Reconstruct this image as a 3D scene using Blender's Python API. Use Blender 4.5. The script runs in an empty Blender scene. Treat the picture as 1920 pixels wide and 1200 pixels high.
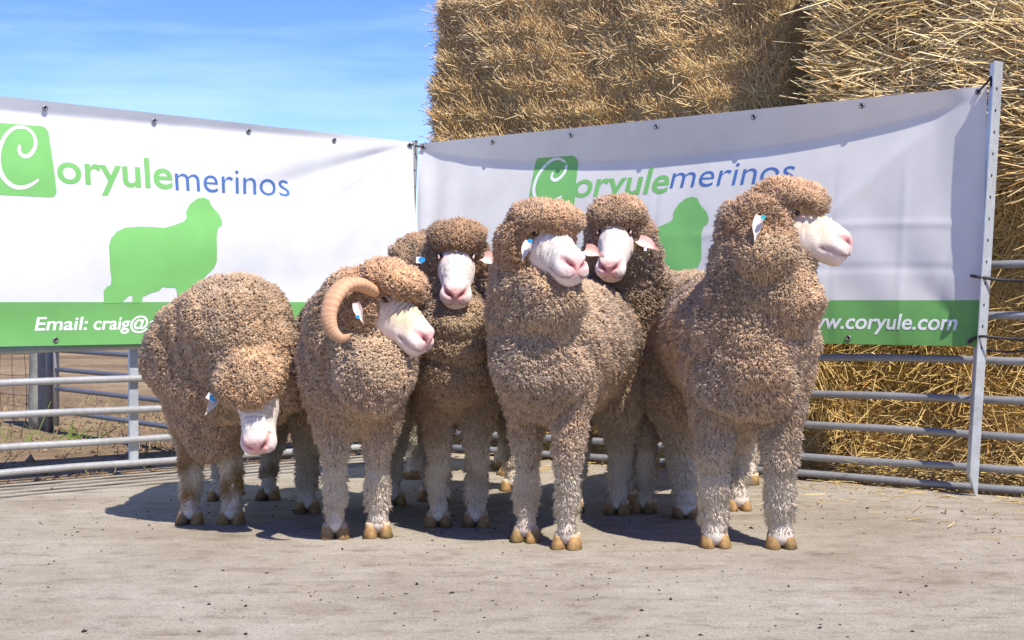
import bpy, bmesh, math, random
import numpy as np
from mathutils import Vector, Matrix

# ------------------------------------------------------------------ camera, world, sun, exposure
SC = bpy.context.scene
R = math.radians
CAM_H, FPX, HOR = 0.8, 3000.0, 565.0
cam_data = bpy.data.cameras.new("camera")
cam_data.sensor_width = 36.0
cam_data.lens = FPX / 1920.0 * 36.0
cam_data.clip_start, cam_data.clip_end = 0.05, 2000.0
cam = bpy.data.objects.new("camera", cam_data)
SC.collection.objects.link(cam)
cam.location = (0, 0, CAM_H)
cam.rotation_euler = (R(90) - math.atan(35 / FPX), 0, 0)
SC.camera = cam

SUN_AZ = np.array([0.50, -0.866])
SUN_EL = R(54)
world = bpy.data.worlds.new("World")
SC.world = world
world.use_nodes = True
wn, wl = world.node_tree.nodes, world.node_tree.links
wn.clear()
w_out = wn.new("ShaderNodeOutputWorld")
w_bg = wn.new("ShaderNodeBackground")
w_sky = wn.new("ShaderNodeTexSky")
w_sky.sky_type = 'NISHITA'
w_sky.sun_disc = False
w_sky.sun_elevation = SUN_EL
w_sky.sun_rotation = math.atan2(SUN_AZ[0], SUN_AZ[1])
w_sky.altitude = 0
w_sky.air_density = 0.75
w_sky.dust_density = 0.0
w_sky.ozone_density = 5.0
# thin cirrus streaks
w_tc = wn.new("ShaderNodeTexCoord")
w_map = wn.new("ShaderNodeMapping")
w_map.inputs["Scale"].default_value = (2.0, 2.0, 16.0)
w_map.inputs["Rotation"].default_value = (0.0, 0.12, 0.0)
w_noise = wn.new("ShaderNodeTexNoise")
w_noise.inputs["Scale"].default_value = 2.2
w_noise.inputs["Detail"].default_value = 6
w_noise.inputs["Roughness"].default_value = 0.55
w_ramp = wn.new("ShaderNodeMapRange")
w_ramp.inputs["From Min"].default_value = 0.48
w_ramp.inputs["From Max"].default_value = 0.80
w_ramp.inputs["To Max"].default_value = 0.24
w_mix = wn.new("ShaderNodeMix")
w_mix.data_type = 'RGBA'
w_mix.inputs["B"].default_value = (6.0, 7.2, 9.0, 1)
wl.new(w_tc.outputs["Generated"], w_map.inputs["Vector"])
wl.new(w_map.outputs["Vector"], w_noise.inputs["Vector"])
wl.new(w_noise.outputs["Fac"], w_ramp.inputs["Value"])
wl.new(w_ramp.outputs["Result"], w_mix.inputs["Factor"])
w_hsv = wn.new("ShaderNodeHueSaturation")
w_hsv.inputs["Saturation"].default_value = 1.20
w_hsv.inputs["Hue"].default_value = 0.522
wl.new(w_sky.outputs["Color"], w_hsv.inputs["Color"])
wl.new(w_hsv.outputs["Color"], w_mix.inputs["A"])
wl.new(w_mix.outputs["Result"], w_bg.inputs["Color"])
wl.new(w_bg.outputs["Background"], w_out.inputs["Surface"])
w_bg.inputs["Strength"].default_value = 0.145

sun_data = bpy.data.lights.new("sun", 'SUN')
sun_data.energy = 4.6
sun_data.angle = R(0.5)
sun_data.color = (1.0, 0.935, 0.835)
sun = bpy.data.objects.new("sun", sun_data)
SC.collection.objects.link(sun)
sv = Vector((math.cos(SUN_EL) * SUN_AZ[0], math.cos(SUN_EL) * SUN_AZ[1], math.sin(SUN_EL)))
sun.rotation_euler = sv.to_track_quat('Z', 'Y').to_euler()
sun.location = (6, -4, 10)
SC.view_settings.view_transform = 'Standard'
SC.view_settings.look = 'None'
SC.view_settings.gamma = 1
SC.view_settings.use_curve_mapping = False
SC.view_settings.exposure = 0.58
SC.cycles.use_denoising = True
SC.cycles.max_bounces = 8
SC.cycles.transparent_max_bounces = 8
SC.cycles.use_adaptive_sampling = True

RNG = np.random.default_rng(7)
random.seed(7)

# ------------------------------------------------------------------ helpers
COL = SC.collection
def link(o, parent=None):
    COL.objects.link(o)
    if parent is not None:
        o.parent = parent
    return o
def empty(name, label, cat, loc=(0, 0, 0), group=None):
    o = bpy.data.objects.new(name, None)
    o.empty_display_size = 0.1
    o.location = loc
    link(o)
    o["label"] = label
    o["category"] = cat
    if group:
        o["group"] = group
    return o
def tag(o, label=None, cat=None, group=None, kind=None):
    if label: o["label"] = label
    if cat: o["category"] = cat
    if group: o["group"] = group
    if kind: o["kind"] = kind
    return o
def mesh_np(name, V, F, mat=None, parent=None, col=None, smooth=True):
    """V (n,3) array, F list/array of polygons; world coordinates. parents are unrotated, so child = world - parent loc"""
    me = bpy.data.meshes.new(name)
    V = np.asarray(V, dtype=np.float32)
    if parent is not None:
        off = np.zeros(3)
        p = parent
        while p is not None:
            off += np.array(p.location); p = p.parent
        V = V - off.astype(np.float32)
    if isinstance(F, np.ndarray):
        k = F.shape[1]; n = F.shape[0]
        me.vertices.add(len(V)); me.vertices.foreach_set("co", V.ravel())
        me.loops.add(n * k); me.loops.foreach_set("vertex_index", F.astype(np.int32).ravel())
        me.polygons.add(n)
        me.polygons.foreach_set("loop_start", np.arange(0, n * k, k, dtype=np.int32))
        me.polygons.foreach_set("loop_total", np.full(n, k, dtype=np.int32))
        me.update(calc_edges=True)
    else:
        me.from_pydata([tuple(v) for v in V], [], F)
        me.update()
    if smooth:
        me.polygons.foreach_set("use_smooth", np.ones(len(me.polygons), dtype=bool))
    if col is not None:
        a = me.color_attributes.new("Col", 'FLOAT_COLOR', 'POINT')
        c = np.ones((len(V), 4), dtype=np.float32); c[:, :3] = col
        a.data.foreach_set("color", c.ravel())
    if mat is not None:
        me.materials.append(mat)
    o = bpy.data.objects.new(name, me)
    return link(o, parent)

def new_mat(name):
    m = bpy.data.materials.new(name)
    m.use_nodes = True
    nt = m.node_tree
    b = nt.nodes["Principled BSDF"]
    return m, nt.nodes, nt.links, b
def noise_node(N, L, scale, detail=4, rough=0.55, coord="Object", sc=None):
    tc = N.new("ShaderNodeTexCoord")
    n = N.new("ShaderNodeTexNoise")
    n.inputs["Scale"].default_value = scale
    n.inputs["Detail"].default_value = detail
    n.inputs["Roughness"].default_value = rough
    if sc is not None:
        mp = N.new("ShaderNodeMapping")
        mp.inputs["Scale"].default_value = sc
        L.new(tc.outputs[coord], mp.inputs["Vector"])
        L.new(mp.outputs["Vector"], n.inputs["Vector"])
    else:
        L.new(tc.outputs[coord], n.inputs["Vector"])
    return n
def ramp(N, L, src, stops):
    r = N.new("ShaderNodeValToRGB")
    els = r.color_ramp.elements
    while len(els) < len(stops): els.new(0.5)
    for e, (p, c) in zip(els, stops):
        e.position = p; e.color = (*c, 1) if len(c) == 3 else c
    L.new(src, r.inputs["Fac"])
    return r
def mix(N, L, a, b, fac, mode='MIX'):
    m = N.new("ShaderNodeMix"); m.data_type = 'RGBA'; m.blend_type = mode
    for sock, v in ((m.inputs["A"], a), (m.inputs["B"], b), (m.inputs["Factor"], fac)):
        if isinstance(v, (int, float)): sock.default_value = v
        elif isinstance(v, tuple): sock.default_value = (*v, 1)
        else: L.new(v, sock)
    return m.outputs["Result"]
def bump(N, L, b, h, strength=0.3, dist=0.01):
    bp = N.new("ShaderNodeBump")
    bp.inputs["Strength"].default_value = strength
    bp.inputs["Distance"].default_value = dist
    L.new(h, bp.inputs["Height"]); L.new(bp.outputs["Normal"], b.inputs["Normal"])
    return bp

def simple_mat(name, color, rough=0.6, metal=0.0, nscale=20, namp=0.25, bstr=0.1, bdist=0.003):
    m, N, L, b = new_mat(name)
    n = noise_node(N, L, nscale)
    lo = tuple(c * (1 - namp) for c in color); hi = tuple(min(1, c * (1 + namp)) for c in color)
    r = ramp(N, L, n.outputs["Fac"], [(0.3, lo), (0.7, hi)])
    L.new(r.outputs["Color"], b.inputs["Base Color"])
    b.inputs["Roughness"].default_value = rough; b.inputs["Metallic"].default_value = metal
    bump(N, L, b, n.outputs["Fac"], bstr, bdist)
    return m
def attr_mat(name, rough=0.85, nscale=300, namp=0.2, bstr=0.3, bdist=0.002, spec=0.2, sheen=0.0, sss=0.0):
    m, N, L, b = new_mat(name)
    a = N.new("ShaderNodeAttribute"); a.attribute_name = "Col"
    n = noise_node(N, L, nscale, 3)
    r = ramp(N, L, n.outputs["Fac"], [(0.25, (1 - namp,) * 3), (0.75, (1 + namp,) * 3)])
    c = mix(N, L, a.outputs["Color"], r.outputs["Color"], 1.0, 'MULTIPLY')
    L.new(c, b.inputs["Base Color"])
    b.inputs["Roughness"].default_value = rough
    b.inputs["Specular IOR Level"].default_value = spec
    if sheen: b.inputs["Sheen Weight"].default_value = sheen
    if sss:
        b.inputs["Subsurface Weight"].default_value = sss
        b.inputs["Subsurface Radius"].default_value = (0.012, 0.005, 0.003)
        b.inputs["Subsurface Scale"].default_value = 0.6
    bump(N, L, b, n.outputs["Fac"], bstr, bdist)
    return m

def nrm(v):
    v = np.asarray(v, float)
    return v / (np.linalg.norm(v, axis=-1, keepdims=True) + 1e-12)
def sine_noise(P, freq, seed, octaves=2):
    rg = np.random.default_rng(seed)
    out = np.zeros(len(P)); amp = 1.0; tot = 0
    for o in range(octaves):
        for _ in range(5):
            k = nrm(rg.normal(size=3)) * freq * rg.uniform(0.7, 1.3)
            out += amp * np.sin(P @ k * 2 * np.pi + rg.uniform(0, 6.28)); tot += amp * 0.7
        freq *= 2.1; amp *= 0.5
    return out / tot * 1.6
def at(px, py, d):
    """a point seen at photo pixel (px,py) standing d metres away"""
    return np.array([(px - 960) / FPX * d, d, CAM_H - (py - HOR) / FPX * d])

# tube along points with radii
def tube(pts, radii, sides=10, cap=True, twist=0.0, squash=1.0):
    pts = np.asarray(pts, float); n = len(pts)
    radii = np.broadcast_to(np.asarray(radii, float), (n,))
    T = np.gradient(pts, axis=0); T = nrm(T)
    ref = np.array([0, 0, 1.0]) if abs(T[0][2]) < 0.9 else np.array([1.0, 0, 0])
    a = nrm(np.cross(T[0], ref)); V = []
    for i in range(n):
        a = nrm(a - T[i] * np.dot(a, T[i])); b = np.cross(T[i], a)
        th = np.linspace(0, 2 * np.pi, sides, endpoint=False) + twist * i
        V.append(pts[i] + radii[i] * (np.cos(th)[:, None] * a + squash * np.sin(th)[:, None] * b))
    V = np.concatenate(V)
    F = [(i * sides + j, i * sides + (j + 1) % sides, (i + 1) * sides + (j + 1) % sides, (i + 1) * sides + j) for i in range(n - 1) for j in range(sides)]
    if cap:
        F.append(tuple(reversed(range(sides)))); F.append(tuple((n - 1) * sides + j for j in range(sides)))
    return V, F
def box_np(x0, x1, y0, y1, z0, z1):
    V = np.array([(x, y, z) for z in (z0, z1) for y in (y0, y1) for x in (x0, x1)], float)
    F = [(0, 2, 3, 1), (4, 5, 7, 6), (0, 1, 5, 4), (2, 6, 7, 3), (0, 4, 6, 2), (1, 3, 7, 5)]
    return V, F
def merge(parts):
    V = []; F = []; o = 0
    for v, f in parts:
        V.append(np.asarray(v, float)); F += [tuple(i + o for i in p) for p in f]; o += len(v)
    return np.concatenate(V), F

# fence geometry: the corner and the two panel directions
CO = np.array([-0.5, 8.6])
DR = np.array([0.7818, -0.6235]); NR = np.array([-0.6235, -0.7818])
DL = np.array([-0.7361, -0.6769]); NL = np.array([0.6769, -0.7361])
def onp(side, t, z, off=0.0):
    D, N_ = (DR, NR) if side == 'R' else (DL, NL)
    t = np.asarray(t, float); z = np.asarray(z, float); off = np.asarray(off, float)
    x = CO[0] + t * D[0] + off * N_[0]; y = CO[1] + t * D[1] + off * N_[1]
    return np.stack(np.broadcast_arrays(x, y, z), axis=-1)

# ------------------------------------------------------------------ materials of the setting
def mat_concrete():
    m, N, L, b = new_mat("concrete")
    n1 = noise_node(N, L, 1.3, 8, 0.6)
    n2 = noise_node(N, L, 9.0, 8, 0.7, sc=(0.85, 1.2, 1))
    n3 = noise_node(N, L, 120.0, 4, 0.7)
    r1 = ramp(N, L, n1.outputs["Fac"], [(0.28, (0.285, 0.242, 0.183)), (0.5, (0.355, 0.312, 0.248)), (0.72, (0.405, 0.366, 0.305))])
    r2 = ramp(N, L, n2.outputs["Fac"], [(0.30, (0.60, 0.56, 0.52)), (0.46, (0.94, 0.94, 0.94)), (0.58, (1.02, 1.02, 1.02)), (0.72, (1.18, 1.18, 1.2))])
    r3 = ramp(N, L, n3.outputs["Fac"], [(0.3, (0.62, 0.60, 0.58)), (0.5, (1.0, 1.0, 1.0)), (0.72, (1.25, 1.25, 1.25))])
    c = mix(N, L, r1.outputs["Color"], r2.outputs["Color"], 1.0, 'MULTIPLY')
    c = mix(N, L, c, r3.outputs["Color"], 1.0, 'MULTIPLY')
    # dirt streaks worn into the slab
    n4 = noise_node(N, L, 3.2, 9, 0.72, sc=(0.75, 1.4, 1))
    r4 = ramp(N, L, n4.outputs["Fac"], [(0.54, (0, 0, 0)), (0.70, (1, 1, 1))])
    f = N.new("ShaderNodeMath"); f.operation = 'MULTIPLY'; f.inputs[1].default_value = 0.75
    L.new(r4.outputs["Color"], f.inputs[0])
    c2 = mix(N, L, mix(N, L, r1.outputs["Color"], r2.outputs["Color"], 1.0, 'MULTIPLY'), (0.20, 0.15, 0.10), f.outputs[0])
    c2 = mix(N, L, c2, r3.outputs["Color"], 1.0, 'MULTIPLY')
    n5 = noise_node(N, L, 38.0, 8, 0.8)
    r5 = ramp(N, L, n5.outputs["Fac"], [(0.30, (0.58, 0.55, 0.52)), (0.45, (0.97, 0.97, 0.97)), (0.60, (1.03, 1.03, 1.03)), (0.72, (1.22, 1.22, 1.22))])
    c2 = mix(N, L, c2, r5.outputs["Color"], 1.0, 'MULTIPLY')
    L.new(c2, b.inputs["Base Color"])
    b.inputs["Roughness"].default_value = 0.92
    b.inputs["Specular IOR Level"].default_value = 0.2
    h = N.new("ShaderNodeMath"); h.operation = 'MULTIPLY_ADD'; h.inputs[1].default_value = 0.5
    L.new(n2.outputs["Fac"], h.inputs[0]); L.new(n3.outputs["Fac"], h.inputs[2])
    bump(N, L, b, h.outputs[0], 0.5, 0.006)
    return m
def mat_soil():
    m, N, L, b = new_mat("dry_soil")
    n1 = noise_node(N, L, 0.35, 6, 0.6)
    n2 = noise_node(N, L, 6.0, 8, 0.75)
    n3 = noise_node(N, L, 45.0, 6, 0.75, sc=(1, 1, 1))
    r1 = ramp(N, L, n1.outputs["Fac"], [(0.3, (0.17, 0.115, 0.07)), (0.5, (0.30, 0.215, 0.13)), (0.62, (0.40, 0.30, 0.17)), (0.75, (0.15, 0.17, 0.06))])
    r2 = ramp(N, L, n2.outputs["Fac"], [(0.3, (0.55, 0.52, 0.5)), (0.5, (1, 1, 1)), (0.75, (1.35, 1.3, 1.2))])
    r3 = ramp(N, L, n3.outputs["Fac"], [(0.3, (0.5, 0.5, 0.5)), (0.55, (1, 1, 1)), (0.75, (1.5, 1.45, 1.3))])
    c = mix(N, L, r1.outputs["Color"], r2.outputs["Color"], 1.0, 'MULTIPLY')
    c = mix(N, L, c, r3.outputs["Color"], 1.0, 'MULTIPLY')
    L.new(c, b.inputs["Base Color"])
    b.inputs["Roughness"].default_value = 0.95
    b.inputs["Specular IOR Level"].default_value = 0.1
    bump(N, L, b, n2.outputs["Fac"], 0.8, 0.05)
    return m
M_CONC, M_SOIL = mat_concrete(), mat_soil()
def mat_galv(name, base, rough=0.45, metal=0.75):
    m, N, L, b = new_mat(name)
    n = noise_node(N, L, 40, 5, 0.6); n2 = noise_node(N, L, 4.0, 4)
    r = ramp(N, L, n.outputs["Fac"], [(0.3, tuple(c * 0.82 for c in base)), (0.65, base), (0.85, tuple(min(1, c * 1.3) for c in base))])
    r2 = ramp(N, L, n2.outputs["Fac"], [(0.3, (0.85,) * 3), (0.7, (1.1,) * 3)])
    L.new(mix(N, L, r.outputs["Color"], r2.outputs["Color"], 1.0, 'MULTIPLY'), b.inputs["Base Color"])
    b.inputs["Metallic"].default_value = metal; b.inputs["Roughness"].default_value = rough
    bump(N, L, b, n.outputs["Fac"], 0.08, 0.002)
    return m
M_RAIL = mat_galv("weathered_galvanised_pipe", (0.47, 0.47, 0.46), 0.5, 0.35)
M_RAILR = mat_galv("dull_galvanised_pipe", (0.33, 0.335, 0.345), 0.5, 0.35)
M_POST = mat_galv("bright_galvanised_angle", (0.62, 0.67, 0.72), 0.4, 0.45)
M_GATE = mat_galv("dark_galvanised_pipe", (0.20, 0.215, 0.25), 0.5, 0.4)
M_TIMBER = simple_mat("grey_timber", (0.27, 0.27, 0.235), 0.85, 0, 14, 0.25, 0.3, 0.01)
M_WIRE = simple_mat("rusty_wire", (0.10, 0.06, 0.04), 0.7, 0.3)
M_CORD = simple_mat("black_cord", (0.015, 0.015, 0.018), 0.6)
M_DARK = simple_mat("hole_shadow", (0.02, 0.02, 0.022), 0.9)
M_STRAW = attr_mat("straw", 0.55, 60, 0.12, 0.1, 0.001, 0.35)
M_GRASS = attr_mat("dry_grass", 0.8, 60, 0.15, 0.1, 0.001, 0.15)
M_GRIT = attr_mat("grit", 0.95, 200, 0.3, 0.3, 0.002, 0.1)

# ------------------------------------------------------------------ ground
def grid_mesh(name, x0, x1, y0, y1, z, mat):
    V = [(x0, y0, z), (x1, y0, z), (x1, y1, z), (x0, y1, z)]
    return mesh_np(name, V, [(0, 1, 2, 3)], mat)
ground = grid_mesh("ground", -600, 600, -60, 1200, -0.03, M_SOIL)
tag(ground, "dry brown paddock soil behind the yards", None, kind="structure")
def slab():
    p = [np.array([-14, -12, 0]), np.array([14, -12, 0])]
    r1 = onp('R', 14, 0, 0.03); r0 = onp('R', 0.02, 0, 0.03); l1 = onp('L', 14, 0, 0.06)
    top = [*p, np.array([14, r1[1] if False else -2.5, 0]), r1, r0, l1, np.array([-14, -4.5, 0])]
    # keep the ring simple: clip the panel ends to the sides of the slab
    tr = (14 - CO[0]) / DR[0]; tl = (-14 - CO[0]) / DL[0]
    top = [*p, onp('R', tr, 0, 0.03), r0, onp('L', tl, 0, 0.06)]
    n = len(top); V = top + [v - np.array([0, 0, 0.1]) for v in top]
    F = [tuple(range(n))] + [(i, i + n, (i + 1) % n + n, (i + 1) % n) for i in range(n)]
    o = mesh_np("concrete_yard", V, F, M_CONC, smooth=False)
    tag(o, "pale worn concrete yard floor", None, kind="structure")
slab()

def debris():
    rg = np.random.default_rng(3)
    n = 6000
    x = rg.uniform(-3.2, 3.2, n); y = 3.6 + rg.uniform(0, 1, n) ** 0.9 * 4.6
    cl_ = sine_noise(np.stack([x, y, 0 * x], -1), 0.7, 12, 3); pk_ = rg.uniform(size=n) < np.clip(0.35 + 0.6 * cl_, 0.08, 1); x, y = x[pk_], y[pk_]; n = len(x)
    s = np.exp(rg.normal(math.log(0.0022), 0.5, n)); s = np.clip(s, 0.0012, 0.0062)
    ok = (((x - CO[0]) * NR[0] + (y - CO[1]) * NR[1]) > 0.1) & (((x - CO[0]) * NL[0] + (y - CO[1]) * NL[1]) > 0.1)
    x, y, s = x[ok], y[ok], s[ok]; n = len(x)
    base = np.array([(1, 0, 0), (0, 1, 0), (-1, 0, 0), (0, -1, 0), (0, 0, 0.8), (0, 0, -0.4)])
    V = base[None] * rg.uniform(0.6, 1.3, (n, 6, 1)) * s[:, None, None]
    V[:, :, 0] *= rg.uniform(1, 1.9, n)[:, None]
    a = rg.uniform(0, 3.1, n); ca, sa = np.cos(a)[:, None], np.sin(a)[:, None]
    V = np.stack([V[..., 0] * ca - V[..., 1] * sa, V[..., 0] * sa + V[..., 1] * ca, V[..., 2]], -1)
    V += np.stack([x, y, s * 0.3], -1)[:, None]
    f = np.array([(0, 1, 4), (1, 2, 4), (2, 3, 4), (3, 0, 4), (1, 0, 5), (2, 1, 5), (3, 2, 5), (0, 3, 5)])
    F = (f[None] + (np.arange(n) * 6)[:, None, None]).reshape(-1, 3)
    dark = np.array([0.045, 0.035, 0.025]); tan = np.array([0.28, 0.20, 0.12])
    c = np.where(rg.uniform(size=(n, 1)) < 0.7, dark, tan) * rg.uniform(0.7, 1.4, (n, 1))
    o = mesh_np("grit", V.reshape(-1, 3), F, M_GRIT, col=np.repeat(c, 6, 0))
    tag(o, "dark crumbs of dung and grit scattered over the concrete", None, kind="stuff")
debris()

# rail shadows along the left fence foot, painted as narrow dark strips
M_SHADE = simple_mat("painted_rail_shadow", (0.05, 0.04, 0.03), 0.95, 0, 60, 0.4)
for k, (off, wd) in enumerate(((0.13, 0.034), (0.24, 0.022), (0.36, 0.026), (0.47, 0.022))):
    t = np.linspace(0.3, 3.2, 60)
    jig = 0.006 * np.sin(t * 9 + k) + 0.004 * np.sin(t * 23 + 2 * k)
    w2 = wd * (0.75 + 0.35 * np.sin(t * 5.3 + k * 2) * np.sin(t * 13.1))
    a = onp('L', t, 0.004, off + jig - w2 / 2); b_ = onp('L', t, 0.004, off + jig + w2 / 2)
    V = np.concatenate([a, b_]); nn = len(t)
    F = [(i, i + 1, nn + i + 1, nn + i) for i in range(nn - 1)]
    o = mesh_np("shadow_strip" if k == 0 else "shadow_strip.%03d" % k, V, F, M_SHADE)
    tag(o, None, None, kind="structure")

# ------------------------------------------------------------------ fence panels, posts, cords
PANEL_Z = [0.045, 0.155, 0.300, 0.445, 0.590, 0.770, 0.955]
PANEL_ZR = [0.03, 0.108, 0.248, 0.392, 0.552, 0.745, 0.955]
def rail_pts(side, t0, t1, z0, z1, off, seed):
    t = np.linspace(t0, t1, 14); rg = np.random.default_rng(seed)
    wob = 0.004 * np.sin(t * 2.1 + rg.uniform(0, 6)) + 0.002 * np.sin(t * 6 + rg.uniform(0, 6))
    z = z0 + (z1 - z0) * (t - t0) / (t1 - t0) + wob
    return onp(side, t, z, off + 0.5 * wob)
def fence_panel(side, t0, t1, zs, label, uprights, mat, rad=0.0165):
    root = empty("fence_panel", label, "fence", tuple(onp(side, (t0 + t1) / 2, 0.0)), "yard fence panels")
    for i, z in enumerate(zs):
        V, F = tube(rail_pts(side, t0, t1, z, z, 0.0, i + (50 if side == 'R' else 0)), rad, 12)
        mesh_np("rail", V, F, mat, root)
    for (t, z0, z1, w) in uprights:
        c = [onp(side, t - w / 2, z0, -0.034), onp(side, t + w / 2, z0, -0.034), onp(side, t + w / 2, z0, -0.019), onp(side, t - w / 2, z0, -0.019)]
        up = np.array([0, 0, z1 - z0])
        V = np.array(c + [p + up for p in c])
        F = [(3, 2, 1, 0), (4, 5, 6, 7), (0, 1, 5, 4), (1, 2, 6, 5), (2, 3, 7, 6), (3, 0, 4, 7)]
        mesh_np("upright", V, F, M_POST if side == 'L' else mat, root, smooth=False)
    return root
fence_panel('L', 0.06, 3.25, PANEL_Z, "galvanised pipe fence panel under the left banner with flat upright", [(1.70, 0.06, 0.97, 0.045), (0.12, 0.02, 0.97, 0.04), (3.2, 0.02, 0.97, 0.04)], M_RAIL)
fence_panel('R', 0.08, 4.30, PANEL_ZR, "grey pipe fence panel in front of the straw bales under the right banner", [(0.12, 0.02, 0.97, 0.04), (4.26, 0.02, 0.97, 0.04)], M_RAILR)

def angle_post(label, base, top, fl, yaw, pointed, holes, name="angle_post"):
    base = np.array(base, float); top = np.array(top, float)
    root = empty(name, label, "post", tuple(base), "galvanised angle posts")
    ax = nrm(top - base); a = nrm(np.array([math.cos(yaw), math.sin(yaw), 0]) - ax * np.dot(ax, [math.cos(yaw), math.sin(yaw), 0])); b = np.cross(ax, a)
    th = 0.005
    prof = [(0, 0), (fl, 0), (fl, th), (th, th), (th, fl), (0, fl)]
    Ls = np.linalg.norm(top - base); V = []
    secs = [(0.0, 0.12), (0.10, 1.0), (Ls, 1.0)] if pointed else [(0.0, 1.0), (Ls, 1.0)]
    for s, k in secs:
        for (p, q) in prof:
            V.append(base + ax * s + a * p * k + b * q * k)
    n = 6; F = []
    for i in range(len(secs) - 1):
        for j in range(n):
            F.append((i * n + j, i * n + (j + 1) % n, (i + 1) * n + (j + 1) % n, (i + 1) * n + j))
    F.append(tuple(reversed(range(n)))); F.append(tuple((len(secs) - 1) * n + j for j in range(n)))
    mesh_np("post_shaft", V, F, M_POST, root, smooth=False)
    if holes:
        ps = []
        hs = list(np.arange(0.62, Ls - 0.03, 0.088))
        for s in hs:
            for dirv, nv in ((a, b), (b, a)):
                c = base + ax * s + dirv * fl * 0.58
                thv = np.linspace(0, 2 * np.pi, 10, endpoint=False)
                ring = [c + 0.0048 * (np.cos(u) * dirv + 1.4 * np.sin(u) * ax) for u in thv]
                V2 = [p - nv * 0.0012 for p in ring] + [p + nv * (th + 0.0012) for p in ring]
                F2 = [tuple(reversed(range(10))), tuple(range(10, 20))] + [(i, (i + 1) % 10, 10 + (i + 1) % 10, 10 + i) for i in range(10)]
                ps.append((V2, F2))
        V2, F2 = merge(ps)
        h = mesh_np("bolt_hole", V2, F2, M_DARK, root, smooth=False); h["kind"] = "stuff"
    return root
pb = onp('R', 3.150, -0.01, 0.075); pt = onp('R', 3.245, 1.775, 0.055)
YAW_R = math.atan2(DR[1], DR[0])
angle_post("tall pointed galvanised angle post tied to the right edge of the right banner", pb, pt, 0.058, R(128), True, True)
angle_post("narrow galvanised post between the two banners at the corner", onp('R', -0.02, 0, 0.03) + np.array([-0.03, 0, 0]), onp('R', 0.02, 1.655, 0.03), 0.04, R(150), False, True)
angle_post("short post top showing above the inner end of the left banner", onp('L', 0.16, 0, -0.03), onp('L', 0.10, 1.66, -0.03), 0.045, R(20), False, False)

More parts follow.
